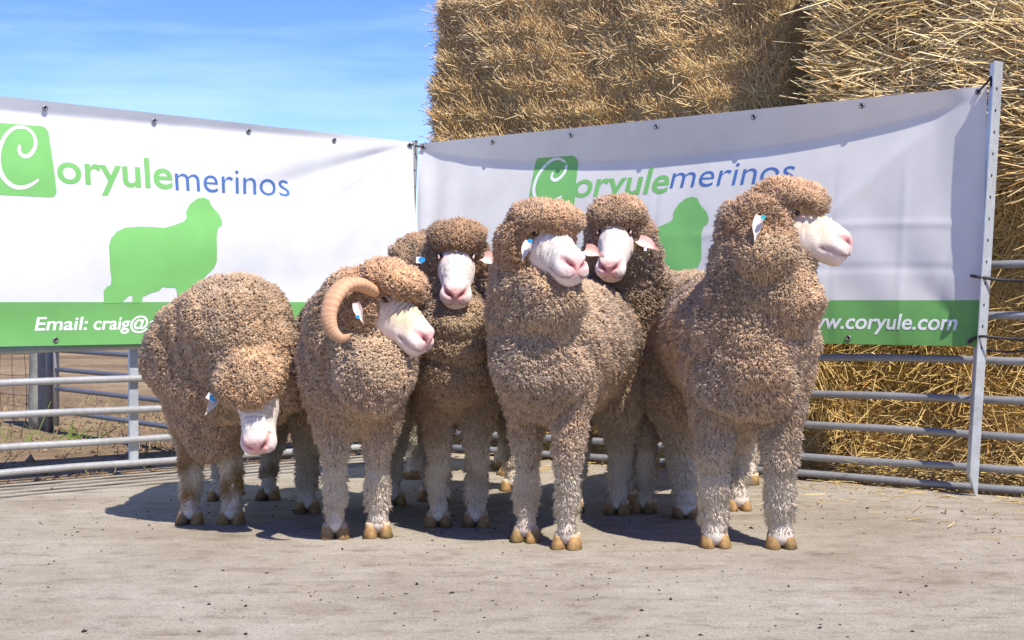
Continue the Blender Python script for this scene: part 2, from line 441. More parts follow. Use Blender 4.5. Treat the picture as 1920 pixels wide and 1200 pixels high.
# ------------------------------------------------------------------ banners
LT0, LT1, RT0, RT1 = 0.078, 3.20, 0.040, 3.172
def top_z(side, t): return (1.645 + 0.0195 * t) if side == 'L' else (1.640 + 0.0145 * t)
def bot_z(side, t): return 0.603 + 0 * t if side == 'L' else 0.614 + 0 * t
def sstep(x, a, b):
    q = np.clip((x - a) / (b - a), 0, 1); return q * q * (3 - 2 * q)
def b_off(side, t, z):
    t = np.asarray(t, float); z = np.asarray(z, float)
    zt, zb = top_z(side, t), bot_z(side, t)
    dt = zt - z; H_ = zt - zb; v = np.clip(dt / H_, 0, 1)
    base = 0.045
    if side == 'R':
        u = (t - RT0) / (RT1 - RT0)
        cr = 0.03 + 0.155 * np.clip(4 * u * (1 - u), 0, 1) ** 0.8          # the sagging crease under the hem
        A = 0.066 * np.clip(4 * u * (1 - u), 0, 1) ** 0.5
        w = -A * np.clip(dt / cr, 0, 1)
        below = np.clip(dt - cr, 0, None)
        w = w + 0.075 * np.clip(4 * u * (1 - u), 0, 1) ** 0.4 * (1 - np.exp(-below / 0.45))
        # side folds toward the post
        er = (RT1 - t); cw = 0.05 + 0.20 * v ** 1.3
        fold = np.clip(er / cw, 0, 1)
        w = w * sstep(er, -0.02, 0.25) + 0.035 * v * (1 - fold) * sstep(v, 0.02, 0.3) 
        el = t - RT0
        w = w + 0.012 * np.sin(el * 34 + v * 3) * np.exp(-el / 0.16) * sstep(v, 0.02, 0.25)
        w = w + 0.0035 * np.sin(t * 7.3 + v * 5) * sstep(v, 0.1, 0.4) + 0.0022 * np.sin(t * 19 + 4 * np.sin(v * 4)) * sstep(v, 0.15, 0.5)
        for tc, tw, ta in ((0.92, 0.010, 0.0022), (1.52, 0.009, -0.002), (2.12, 0.010, 0.0022), (2.46, 0.008, -0.0016), (2.80, 0.010, 0.002)):
            w = w + ta * np.exp(-((t - tc - 0.01 * np.sin(v * 6)) / (tw * 1.6)) ** 2) * sstep(v, 0.2, 0.4)
        for zc_, za in ((1.12, 0.003), (0.93, -0.0025)):
            w = w + za * np.exp(-((z - zc_ - 0.015 * np.sin(t * 3)) / 0.016) ** 2) * sstep(t, 1.2, 2.0)
        # diagonal pull line
        dd = (t - 2.2) * 0.62 - (z - 0.98) * 0.78
        w = w + 0.006 * np.exp(-(dd / 0.035) ** 2) * sstep(t, 2.25, 2.5) * sstep(v, 0.08, 0.25) * (1 - sstep(v, 0.5, 0.8))
        # lower right corner tension
        q = np.hypot((RT1 - 0.04 - t), (z - zb - 0.03))
        w = w - 0.012 * np.exp(-((np.arctan2(z - zb - 0.03, RT1 - 0.04 - t) - 0.75) / 0.18) ** 2) * np.exp(-q / 0.25) * sstep(q, 0, 0.08)
    else:
        u = (t - LT0) / (LT1 - LT0)
        hs = 0.018 + 0.045 * np.clip(u * 1.35, 0, 1)
        w = -0.5 * np.clip(dt, 0, None) * np.clip(1 - 0, 0, 1)
        w = np.where(dt < hs, -0.5 * dt, -0.5 * hs + 0.35 * hs * (1 - np.exp(-(dt - hs) / 0.12)))
        w = w * np.clip(u * 4, 0.0, 1) + 0.02 * sstep(v, 0.05, 0.6)
        # tension fold from the inner top corner running down to the left
        for (slope, amp, wd, ln) in ((0.34, 0.022, 0.028, 1.5), (0.72, 0.010, 0.03, 1.2), (1.5, 0.008, 0.04, 0.9)):
            px_, pz_ = t - LT0 - 0.03, (zt - 0.02) - z
            q = np.hypot(px_, pz_); ang = np.arctan2(pz_, px_)
            w = w - amp * np.exp(-((ang - math.atan(slope)) / (0.06 + 0.02 / (q + 0.1))) ** 2) * sstep(q, 0.02, 0.25) * (1 - sstep(q, ln * 0.5, ln))
        w = w + 0.008 * np.sin(z * 11 + t * 1.6) * sstep(v, 0.2, 0.5) + 0.003 * np.sin(t * 3.1 + z * 5) + 0.0015 * np.sin(t * 13 + z * 6)
    return base + w
def bpos(side, t, z, lift=0.0):
    return onp(side, t, z, b_off(side, t, z) + lift)

def mat_banner():
    m, N, L, b = new_mat("vinyl_banner")
    a = N.new("ShaderNodeAttribute"); a.attribute_name = "Col"
    n = noise_node(N, L, 5, 5, 0.6)
    r = ramp(N, L, n.outputs["Fac"], [(0.3, (0.90, 0.90, 0.90)), (0.6, (1, 1, 1))])
    n2 = noise_node(N, L, 28, 5, 0.65)
    L.new(mix(N, L, a.outputs["Color"], r.outputs["Color"], 1.0, 'MULTIPLY'), b.inputs["Base Color"])
    b.inputs["Roughness"].default_value = 0.5
    b.inputs["Specular IOR Level"].default_value = 0.3
    bump(N, L, b, n2.outputs["Fac"], 0.10, 0.004)
    tr = N.new("ShaderNodeBsdfTranslucent")
    L.new(a.outputs["Color"], tr.inputs["Color"])
    ms = N.new("ShaderNodeMixShader"); ms.inputs[0].default_value = 0.24
    out = N["Material Output"] if "Material Output" in N else [x for x in N if x.type == 'OUTPUT_MATERIAL'][0]
    L.new(b.outputs["BSDF"], ms.inputs[1]); L.new(tr.outputs["BSDF"], ms.inputs[2])
    L.new(ms.outputs[0], out.inputs["Surface"])
    return m
M_BANNER = mat_banner()
GREEN = (0.20, 0.50, 0.15); BLUE = (0.075, 0.165, 0.42); WHITE = (0.86, 0.86, 0.85)
def mat_print(name, c):
    m, N, L, b = new_mat(name)
    n = noise_node(N, L, 6, 4)
    r = ramp(N, L, n.outputs["Fac"], [(0.3, tuple(k * 0.93 for k in c)), (0.7, tuple(min(1, k * 1.05) for k in c))])
    L.new(r.outputs["Color"], b.inputs["Base Color"])
    b.inputs["Roughness"].default_value = 0.5; b.inputs["Specular IOR Level"].default_value = 0.3
    return m
M_GREEN, M_BLUE, M_WHITE = mat_print("green_print", GREEN), mat_print("blue_print", BLUE), mat_print("white_print", (0.82, 0.84, 0.82))
M_GROMMET = mat_galv("grommet_metal", (0.30, 0.31, 0.32), 0.4, 0.8)

def banner_sheet(side, root):
    t0, t1 = (LT0, LT1) if side == 'L' else (RT0, RT1)
    nu, nv = 260, 90
    t = np.linspace(t0, t1, nu)
    bandz = 0.797 if side == 'L' else 0.805
    vv = np.linspace(0, 1, nv)
    V = []; C = []
    for i in range(nu):
        zt, zb = top_z(side, t[i]), bot_z(side, t[i])
        z = zt + (zb - zt) * vv
        k = int(np.argmin(np.abs(z - bandz)))
        z[k] = bandz
        V.append(np.stack([np.full(nv, t[i]), z], -1))
    V = np.concatenate(V); kk = k
    edge = 0.008 * 0
    P = bpos(side, V[:, 0], V[:, 1])
    F = []; mi = []
    for i in range(nu - 1):
        for j in range(nv - 1):
            a = i * nv + j
            F.append((a, a + 1, a + nv + 1, a + nv) if side == 'R' else (a, a + nv, a + nv + 1, a + 1))
            mi.append(0 if j < kk else 1)
    o = mesh_np("banner_sheet", P, np.array(F), M_BANNER, root, col=np.tile(np.array(WHITE), (len(P), 1)))
    o.data.materials.append(M_GREENSHEET)
    o.data.polygons.foreach_set("material_index", np.array(mi, dtype=np.int32))
    return o
def green_sheet():
    m = M_BANNER.copy(); m.name = "vinyl_banner_green"
    for n in m.node_tree.nodes:
        if n.type == 'ATTRIBUTE':
            rgb = m.node_tree.nodes.new("ShaderNodeRGB"); rgb.outputs[0].default_value = (*GREEN, 1)
            for l in list(m.node_tree.links):
                if l.from_node == n: m.node_tree.links.new(rgb.outputs[0], l.to_socket)
    return m
M_GREENSHEET = green_sheet()

def text_shape(s, size, bold=0.0, shear=0.0, spacing=1.0):
    cu = bpy.data.curves.new("t", 'FONT'); cu.body = s; cu.size = size; cu.offset = bold * size; cu.shear = shear
    cu.space_character = spacing; cu.fill_mode = 'FRONT'; cu.resolution_u = 6
    o = bpy.data.objects.new("t", cu); COL.objects.link(o)
    dg = bpy.context.evaluated_depsgraph_get()
    me = bpy.data.meshes.new_from_object(o.evaluated_get(dg))
    bm = bmesh.new(); bm.from_mesh(me)
    bpy.data.objects.remove(o); bpy.data.curves.remove(cu); bpy.data.meshes.remove(me)
    return bm
def poly_shape(pts):
    bm = bmesh.new()
    vs = [bm.verts.new((x, y, 0)) for x, y in pts]
    f = bm.faces.new(vs)
    bmesh.ops.triangulate(bm, faces=[f])
    return bm
def strip_shape(P, W):
    P = np.array(P); W = np.array(W); T = nrm(np.gradient(P, axis=0)); Nn = np.stack([-T[:, 1], T[:, 0]], -1)
    a = P + Nn * W[:, None]; b = P - Nn * W[:, None]
    bm = bmesh.new()
    va = [bm.verts.new((*p, 0)) for p in a]; vb = [bm.verts.new((*p, 0)) for p in b]
    for i in range(len(P) - 1): bm.faces.new((va[i], va[i + 1], vb[i + 1], vb[i]))
    return bm
def lay(bm, side, t_org, z_org, sx, sz, name, mat, root, lift=0.0013, shear=0.0):
    """lay a flat shape (x right as read, y up) onto the banner; t runs right on R, left on L"""
    for v in bm.verts:
        x, y = v.co.x * sx, v.co.y * sz
        x += shear * y
        v.co = Vector(((t_org + x) if side == 'R' else (t_org - x), z_org + y, 0))
    xs = [v.co.x for v in bm.verts]; ys = [v.co.y for v in bm.verts]
    for lo, hi, ax, step in ((min(xs), max(xs), 0, 0.03), (min(ys), max(ys), 1, 0.03)):
        k = math.floor(lo / step) * step + step
        while k < hi:
            no = (1, 0, 0) if ax == 0 else (0, 1, 0); co = (k, 0, 0) if ax == 0 else (0, k, 0)
            bmesh.ops.bisect_plane(bm, geom=bm.verts[:] + bm.edges[:] + bm.faces[:], plane_co=co, plane_no=no, dist=1e-5)
            k += step
    bmesh.ops.triangulate(bm, faces=bm.faces[:])
    bm.verts.ensure_lookup_table()
    P = bpos(side, np.array([v.co.x for v in bm.verts]), np.array([v.co.y for v in bm.verts]), lift)
    nrm3 = np.array([*(NR if side == 'R' else NL), 0])
    F = []
    for f in bm.faces:
        q = [v.index for v in f.verts]
        n_ = np.cross(P[q[1]] - P[q[0]], P[q[2]] - P[q[0]])
        F.append(tuple(q) if n_ @ nrm3 > 0 else tuple(reversed(q)))
    bm.free()
    return mesh_np(name, P, F, mat, root)
def width(bm):
    xs = [v.co.x for v in bm.verts]; ys = [v.co.y for v in bm.verts]
    return min(xs), max(xs), min(ys), max(ys)
def lay_text(s, side, t_left, t_right, z_base, xh, name, mat, root, bold, shear=0.0, lift=0.0013):
    bm = text_shape(s, 1.0, bold)
    x0, x1, y0, y1 = width(bm)
    for v in bm.verts: v.co.x -= x0
    sx = abs(t_right - t_left) / (x1 - x0)
    sz = xh / 0.55
    return lay(bm, side, t_left, z_base, sx, sz, name, mat, root, lift, shear)

SIL = [(-0.33, 0.0), (-0.333, 0.056), (-0.319, 0.074), (-0.299, 0.082), (-0.296, 0.113), (-0.304, 0.155), (-0.31, 0.259), (-0.299, 0.295), (-0.267, 0.328), (-0.221, 0.347), (-0.151, 0.354), (-0.092, 0.355), (-0.026, 0.351), (0.028, 0.366), (0.083, 0.386), (0.099, 0.403), (0.098, 0.43), (0.106, 0.446), (0.127, 0.474), (0.164, 0.497), (0.201, 0.504), (0.23, 0.493), (0.241, 0.468), (0.258, 0.45), (0.283, 0.426), (0.296, 0.393), (0.29, 0.371), (0.271, 0.362), (0.264, 0.343), (0.258, 0.316), (0.259, 0.201), (0.252, 0.184), (0.245, 0.168), (0.214, 0.14), (0.189, 0.118), (0.164, 0.085), (0.145, 0.042), (0.139, 0.0), (0.053, 0.0), (0.049, 0.036), (0.043, 0.063), (0.035, 0.072), (0.004, 0.072), (-0.032, 0.075), (-0.05, 0.057), (-0.092, 0.046), (-0.133, 0.03), (-0.139, 0.0), (-0.188, 0.0), (-0.188, 0.036), (-0.204, 0.034), (-0.244, 0.0)]
def rounded_logo(w, h, r):
    pts = []
    for cx, cy, a0 in ((w - r, r, -90), (w - r, h - r, 0), (r, h - r, 90), (r, r, 180)):
        for k in range(7):
            a = R(a0 + 15 * k); pts.append((cx + r * math.cos(a), cy + r * math.sin(a)))
    return [(x + (0.10 * (h - y) if x > w / 2 else 0.0) * 0.6 - (0.05 * (h - y) if x < w / 2 else 0), y) for x, y in pts]
def spiral_stroke(w, h):
    """white curling C: small inner curl, over the top, down the left side, tail at lower right"""
    key = [(0.46, 0.71), (0.44, 0.62), (0.50, 0.56), (0.60, 0.57), (0.70, 0.65), (0.75, 0.76), (0.72, 0.88), (0.60, 0.955), (0.42, 0.95), (0.24, 0.84), (0.10, 0.64), (0.055, 0.42), (0.12, 0.24), (0.28, 0.13), (0.46, 0.12), (0.62, 0.17), (0.76, 0.25)]
    wd = [0.022, 0.03, 0.034, 0.034, 0.032, 0.03, 0.028, 0.026, 0.027, 0.03, 0.034, 0.038, 0.040, 0.038, 0.033, 0.026, 0.014]
    key = np.array(key); n = len(key); P = []; W = []
    for i in range(n - 1):
        p0, p1, p2, p3 = key[max(i - 1, 0)], key[i], key[i + 1], key[min(i + 2, n - 1)]
        for s in np.linspace(0, 1, 8, endpoint=False):
            P.append(0.5 * (2 * p1 + (p2 - p0) * s + (2 * p0 - 5 * p1 + 4 * p2 - p3) * s * s + (3 * p1 - p0 - 3 * p2 + p3) * s ** 3))
            W.append(wd[i] + (wd[i + 1] - wd[i]) * s)
    P = np.array(P) * np.array([w, h]); return P, np.array(W) * w
def grommet(side, t, z, root):
    c = bpos(side, np.array([t]), np.array([z]), 0.004)[0]
    D = np.array([*(DR if side == 'R' else DL), 0]); up = np.array([0, 0, 1.0]); nv = np.array([*(NR if side == 'R' else NL), 0])
    n, mth = 18, 6; V = []; F = []
    for i in range(n):
        a = 2 * math.pi * i / n; e = D * math.cos(a) + up * math.sin(a)
        for j in range(mth):
            b_ = 2 * math.pi * j / mth
            V.append(c + e * (0.0095 + 0.0045 * math.cos(b_)) + nv * 0.0028 * math.sin(b_))
    for i in range(n):
        for j in range(mth):
            F.append((i * mth + j, i * mth + (j + 1) % mth, ((i + 1) % n) * mth + (j + 1) % mth, ((i + 1) % n) * mth + j))
    g = mesh_np("grommet", V, F, M_GROMMET, root)
    ring = [c + (D * math.cos(a) + up * math.sin(a)) * 0.0085 - nv * 0.0012 for a in np.linspace(0, 2 * np.pi, 14, endpoint=False)]
    mesh_np("eyelet_hole", ring, [tuple(range(14))] if side == 'R' else [tuple(reversed(range(14)))], M_DARK, g, smooth=False)
def make_banner(side, label):
    root = empty("banner", label, "banner", tuple(onp(side, 1.6, 0.6, 0.05)), "sponsor banners tied to the fence")
    banner_sheet(side, root)
    S = 1 if side == 'R' else -1
    t_logo = 0.765 if side == 'R' else 2.395          # left edge of the green logo block as read
    z_logo = 1.262
    bm = poly_shape(rounded_logo(0.262, 0.262 if side == 'R' else 0.315, 0.03))
    lay(bm, side, t_logo, z_logo, 1, 1, "logo_block", M_GREEN, root, 0.0012, 0.08 if side == 'R' else -0.06)
    P, W = spiral_stroke(0.262, 0.262 if side == 'R' else 0.315)
    lay(strip_shape(P, W), side, t_logo, z_logo, 1, 1, "logo_curl", M_WHITE, root, 0.0024, 0.08 if side == 'R' else -0.06)
    sh = 0.20 if side == 'R' else -0.05
    zb = 1.318
    if side == 'R':
        lay_text("oryule", side, 1.025, 1.585, zb, 0.098, "wordmark_green", M_GREEN, root, 0.014, sh)
        lay_text("merinos", side, 1.598, 2.255, zb + 0.018, 0.088, "wordmark_blue", M_BLUE, root, -0.004, sh)
        lay(poly_shape(SIL), side, 1.53, 0.800, 1, 0.975, "ram_silhouette", M_GREEN, root)
        lay_text("www.coryule.com", side, 2.28, 3.050, 0.681, 0.052, "web_address", M_WHITE, root, 0.018, 0.2)
        lay_text("Email:", side, 0.22, 0.47, 0.681, 0.048, "email_word", M_WHITE, root, 0.016, 0.2)
        lay_text("craig@coryule.com", side, 0.50, 1.26, 0.681, 0.048, "email_address", M_WHITE, root, 0.016, 0.2)
        for t, z in ((0.07, 1.62), (0.541, 1.618), (1.04, 1.622), (1.545, 1.630), (2.073, 1.638), (2.608, 1.648), (3.135, 1.664), (2.552, 0.640), (3.115, 0.634), (2.05, 0.638), (1.5, 0.638), (1.0, 0.638), (0.5, 0.638)):
            grommet(side, t, z, root)
    else:
        lay_text("oryule", side, 2.112, 1.526, zb + 0.012, 0.108, "wordmark_green", M_GREEN, root, 0.014, sh)
        lay_text("merinos", side, 1.512, 0.858, zb + 0.005, 0.098, "wordmark_blue", M_BLUE, root, -0.004, sh)
        lay(poly_shape(SIL), side, 1.56, 0.792, 1, 1, "ram_silhouette", M_GREEN, root)
        lay_text("Email:", side, 2.226, 1.975, 0.672, 0.046, "email_word", M_WHITE, root, 0.016, 0.2)
        lay_text("craig@coryule.com", side, 1.945, 1.20, 0.672, 0.046, "email_address", M_WHITE, root, 0.016, 0.2)
        for t, z in ((0.105, 1.628), (0.587, 1.621), (1.096, 1.632), (1.618, 1.642), (2.167, 1.657), (2.72, 1.668), (2.128, 0.628), (1.62, 0.628), (1.1, 0.628), (2.65, 0.628)):
            grommet(side, t, z, root)
make_banner('L', "white vinyl banner with green logo and Email line, hung on the left fence")
make_banner('R', "white vinyl banner with green logo and web address, hung before the straw bales")

def cord(label, pts, rad=0.0045, name="black_cord"):
    pts = np.array(pts, float)
    t = np.linspace(0, 1, len(pts)); tt = np.linspace(0, 1, len(pts) * 6)
    P = np.stack([np.interp(tt, t, pts[:, k]) for k in range(3)], -1)
    for _ in range(6): P[1:-1] = 0.25 * P[:-2] + 0.5 * P[1:-1] + 0.25 * P[2:]
    V, F = tube(P, rad, 7)
    o = mesh_np(name, V, F, M_CORD)
    return tag(o, label, "cord", "black ties holding the banners")
gc = bpos('R', 3.135, 1.664, 0.006); pp = onp('R', 3.205, 1.70, 0.10)
cord("short black tie from the right banner's top right eyelet to the tall post", [gc, gc + [0.01, -0.01, 0.01], pp, pp + [0.01, 0.01, 0.02], onp('R', 3.20, 1.68, 0.07)])
cord("black tie from the left banner's top eyelet across the corner gap", [bpos('L', 0.105, 1.628, 0.006), bpos('L', 0.09, 1.632, 0.02), onp('R', -0.03, 1.645, 0.06), onp('R', 0.03, 1.655, 0.05)])
cord("black tie on the right banner's top left eyelet", [bpos('R', 0.07, 1.62, 0.006), bpos('R', 0.05, 1.625, 0.02), onp('R', -0.01, 1.63, 0.05)])
cord("black cord around the tall post at mid height leading right", [onp('R', 3.125, 0.905, 0.085), onp('R', 3.16, 0.902, 0.135), onp('R', 3.25, 0.885, 0.06), onp('R', 3.45, 0.88, 0.03), onp('R', 3.7, 0.93, 0.02)], 0.007)
gb = bpos('R', 3.115, 0.634, 0.006)
cord("black cord from the right banner's lower right eyelet leading past the post", [gb, gb + [0.01, -0.02, 0.012], onp('R', 3.18, 0.66, 0.13), onp('R', 3.30, 0.645, 0.05), onp('R', 3.7, 0.64, 0.02)], 0.006)
cord("loose black cord hanging right of the post below the lower tie", [onp('R', 3.16, 0.60, 0.04), onp('R', 3.26, 0.592, 0.045), onp('R', 3.34, 0.60, 0.04), onp('R', 3.7, 0.615, 0.03)], 0.005)

# ------------------------------------------------------------------ straw bales
def stalks(P, D, Lg, rad, col, bend, rg):
    """three-sided straws with a slight bend; P base, D direction, lengths, radii, colours"""
    n = len(P); D = nrm(D)
    ref = nrm(rg.normal(size=(n, 3))); A = nrm(np.cross(D, ref)); B = np.cross(D, A)
    off = (rg.normal(size=(n, 1)) * bend) * Lg[:, None] * A
    ctr = [P, P + D * Lg[:, None] + off]
    rr = [rad, rad * 0.75]
    V = np.zeros((n, 6, 3))
    for k in range(2):
        for j in range(3):
            a = 2 * math.pi * j / 3
            V[:, k * 3 + j] = ctr[k] + rr[k][:, None] * (math.cos(a) * A + math.sin(a) * B)
    q = []
    for k in range(1):
        for j in range(3):
            a, b = k * 3 + j, k * 3 + (j + 1) % 3
            q += [(a, b, b + 3), (a, b + 3, a + 3)]
    q = np.array(q)
    F = (q[None] + (np.arange(n) * 6)[:, None, None]).reshape(-1, 3)
    return V.reshape(-1, 3), F, np.repeat(col, 6, 0)
def bale(label, t0, t1, z0, z1, w_front, style, seed, nst, vis):
    """front face on the camera side at offset w_front from the fence line"""
    rg = np.random.default_rng(seed); depth = 0.9
    root = empty("straw_bale", label, "straw bale", tuple(onp('R', (t0 + t1) / 2, z0, w_front - depth / 2)), "big square straw bales stacked behind the fence")
    # rounded, layered body
    nu, nv, nw = 60, 34, 14
    def surf(u, v):                       # front face relief: compressed flakes
        lay = np.sin(v * 2 * np.pi / 0.155 + 1.1 * np.sin(u * 2.3 + seed) + seed) * 0.5 + 0.5
        r = 0.026 * lay + 0.018 * np.sin(u * 7.1 + v * 5 + seed) + 0.012 * np.sin(u * 17 + v * 13)
        return r
    def pos(u, v, w):                     # u 0..L, v 0..H, w 0..depth from the front
        return onp('R', t0 + u, z0 + v, w_front - w)
    Lb, Hb = t1 - t0, z1 - z0
    def rounder(u, v, w, r=0.09):
        c = np.stack([np.clip(u, r, Lb - r), np.clip(v, r * 0.6, Hb - r * 0.6), np.clip(w, r, depth - r)], -1)
        d = np.stack([u, v, w], -1) - c
        ln = np.linalg.norm(d, axis=-1, keepdims=True)
        return c + d / np.maximum(ln, 1e-6) * np.minimum(ln, r)
    RC = 0.17 if style == 'short' else 0.09
    def warp(q):                          # the free end leans back and bulges
        q = q.copy()
        if style == 'short':
            k = np.clip(1 - q[:, 0] / 0.8, 0, 1)
            q[:, 0] += k * (0.09 * (q[:, 1] / Hb) ** 1.5 - 0.02 + 0.018 * np.sin(q[:, 1] * 14 + 1.0) + 0.012 * np.sin(q[:, 1] * 31))
        return q
    V, F = [], []
    faces = [('f', nu, nv), ('b', nu, nv), ('t', nu, nw), ('o', nu, nw), ('l', nw, nv), ('r', nw, nv)]
    for nm, a, b in faces:
        A, B = np.meshgrid(np.linspace(0, 1, a), np.linspace(0, 1, b), indexing='ij'); A, B = A.ravel(), B.ravel()
        if nm == 'f': u, v, w = A * Lb, B * Hb, 0 * A
        if nm == 'b': u, v, w = A * Lb, B * Hb, 0 * A + depth
        if nm == 't': u, v, w = A * Lb, 0 * A + Hb, B * depth
        if nm == 'o': u, v, w = A * Lb, 0 * A, B * depth
        if nm == 'l': u, v, w = 0 * A, B * Hb, A * depth
        if nm == 'r': u, v, w = 0 * A + Lb, B * Hb, A * depth
        q = warp(rounder(u, v, w, RC))
        fr = np.clip(1 - q[:, 2] / 0.30, 0, 1)
        p = onp('R', t0 + q[:, 0], z0 + q[:, 1], w_front - q[:, 2] + fr * surf(q[:, 0], q[:, 1]))
        o = sum(len(x) for x in V); V.append(p)
        fl = nm in ('f', 't', 'l')
        for i in range(a - 1):
            for j in range(b - 1):
                k = o + i * b + j; f = (k, k + b, k + b + 1, k + 1)
                F.append(f if (nm in ('f', 'o', 'r')) else tuple(reversed(f)))
    core = mesh_np("bale_core", np.concatenate(V), F, M_CORE[style], root)
    bmw = bmesh.new(); bmw.from_mesh(core.data); bmesh.ops.remove_doubles(bmw, verts=bmw.verts[:], dist=0.0008); bmw.to_mesh(core.data); bmw.free()
    # straws
    t_lo, t_hi, z_lo, z_hi = vis
    n = nst
    u = rg.uniform(t_lo, t_hi, n) - t0; v = rg.uniform(z_lo, z_hi, n) - z0
    # clump the straw in flakes
    q = warp(rounder(u, v, np.zeros(n), RC))
    off = np.clip(1 - q[:, 2] / 0.30, 0, 1) * surf(q[:, 0], q[:, 1])
    P = onp('R', t0 + q[:, 0], z0 + q[:, 1], w_front - q[:, 2] + off - 0.012)
    Du = np.array([*DR, 0]); Dw = np.array([*NR, 0]); Dz = np.array([0, 0, 1.0])
    cl = sine_noise(np.stack([u, v, 0 * u], -1), 1.6, seed + 5, 2)      # slow swirl of the straw direction
    tone = sine_noise(np.stack([u * 0.8, v * 2.2, 0 * u], -1), 1.3, seed + 9, 3)
    if style == 'short':
        ang = rg.normal(0, 1.0, n) + cl * 0.8 + np.pi / 2
        out = rg.uniform(0.25, 1.1, n)
        Lg = np.exp(rg.normal(math.log(0.05), 0.38, n)); rad = rg.uniform(0.0016, 0.0032, n)
        c0, c1 = np.array([0.58, 0.385, 0.145]), np.array([0.88, 0.675, 0.35])
        hz = np.clip((v) / Hb * 1.3 - 0.35, 0, 1)[:, None]
        grey = np.array([0.78, 0.635, 0.42])
    elif style == 'sheaf':
        band = np.floor(v / 0.16 + 0.35 * np.sin(u * 2.2))
        hsh = np.sin(band * 12.9898 + seed) * 43758.5; hsh = hsh - np.floor(hsh)
        ang = np.pi + (hsh - 0.5) * 0.5 + cl * 0.28 + rg.normal(0, 0.24, n)
        fr = (v / 0.16 + 0.35 * np.sin(u * 2.2)) % 1.0
        ang += (0.5 - fr) * 0.9
        stray = rg.uniform(size=n) < 0.14; ang[stray] = rg.uniform(0, 6.28, stray.sum())
        out = rg.uniform(0.12, 0.55, n)
        Lg = np.exp(rg.normal(math.log(0.14), 0.42, n)); rad = rg.uniform(0.0020, 0.0044, n)
        c0, c1 = np.array([0.64, 0.45, 0.18]), np.array([0.92, 0.755, 0.44])
        hz = np.zeros((n, 1)); grey = c1
    else:
        ang = rg.uniform(0, 2 * np.pi, n) * 0.35 + rg.choice([0, np.pi], n) + cl * 0.7 - 0.5
        stray = rg.uniform(size=n) < 0.35; ang[stray] = rg.uniform(0, 6.28, stray.sum())
        out = rg.uniform(0.0, 0.45, n)
        Lg = np.exp(rg.normal(math.log(0.11), 0.45, n)); rad = rg.uniform(0.0018, 0.0036, n)
        c0, c1 = np.array([0.62, 0.40, 0.12]), np.array([0.88, 0.68, 0.31])
        hz = np.zeros((n, 1)); grey = c1
    if style == 'sheaf': Lg = Lg * (0.40 + 0.60 * np.clip(u / 0.30, 0, 1))
    D = np.cos(ang)[:, None] * Du + np.sin(ang)[:, None] * Dz + out[:, None] * Dw
    k = np.clip(0.5 + 0.28 * tone + rg.normal(0, 0.22, n), 0, 1)[:, None]
    col = (c0 * (1 - k) + c1 * k)
    col = col * (1 - 0.65 * hz) + grey * 0.65 * hz * rg.uniform(0.7, 1.25, (n, 1))
    col *= rg.uniform(0.75, 1.2, (n, 1))
    rust = (rg.uniform(size=(n, 1)) < 0.05); col = np.where(rust, col * np.array([1.0, 0.72, 0.5]), col)
    Vs, Fs, Cs = stalks(P, D, Lg, rad, col, 0.07, rg)
    parts = [(Vs, Fs, Cs)]
    if style == 'short':                      # fringe over the free left end and the top edge
        m = 2600
        vv = rg.uniform(0.0, Hb, m); ww = rg.uniform(0, 0.30, m)
        q = warp(rounder(np.zeros(m), vv, ww, RC)); P2 = onp('R', t0 + q[:, 0], z0 + q[:, 1], w_front - q[:, 2])
        d2 = -Du * rg.uniform(0.1, 1.2, (m, 1)) + Dz * rg.normal(-0.1, 0.8, (m, 1)) + Dw * rg.normal(0.2, 0.7, (m, 1))
        L2 = np.exp(rg.normal(math.log(0.042), 0.45, m))
        parts.append(stalks(P2, d2, L2, rg.uniform(0.0013, 0.0028, m), c1 * rg.uniform(0.6, 1.15, (m, 1)), 0.08, rg))
    if style != 'loose':
        m = 2600
        uu = rg.uniform(0.0, Lb - 0.08, m); ww = rg.uniform(0, 0.4, m)
        q = warp(rounder(uu, np.full(m, Hb), ww, RC)); P2 = onp('R', t0 + q[:, 0], z0 + q[:, 1], w_front - q[:, 2])
        d2 = Du * rg.normal(0, 0.8, (m, 1)) + Dz * rg.uniform(0.1, 0.8, (m, 1)) + Dw * rg.normal(0.2, 0.7, (m, 1))
        L2 = np.exp(rg.normal(math.log(0.05), 0.4, m))
        parts.append(stalks(P2, d2, L2, rg.uniform(0.0013, 0.0028, m), c1 * rg.uniform(0.6, 1.1, (m, 1)), 0.08, rg))
    o = 0; VV, FF, CC = [], [], []
    for a, b, c in parts:
        VV.append(a); FF.append(b + o); CC.append(c); o += len(a)
    s = mesh_np("loose_straw", np.concatenate(VV), np.concatenate(FF), M_STRAW, root, col=np.concatenate(CC), smooth=False)
    s["kind"] = "stuff"
    # twine
    for tz in (0.22, 0.45, 0.66, 0.9):
        uu = np.linspace(0.03, Lb - 0.03, 40); vv = tz * Hb / 1.1 + 0.006 * np.sin(uu * 5)
        pts = onp('R', t0 + uu, z0 + vv, w_front + surf(uu, vv) + 0.004)
        Vt, Ft = tube(pts, 0.0022, 5)
        mesh_np("baling_twine", Vt, Ft, M_TWINE, root)
    return root
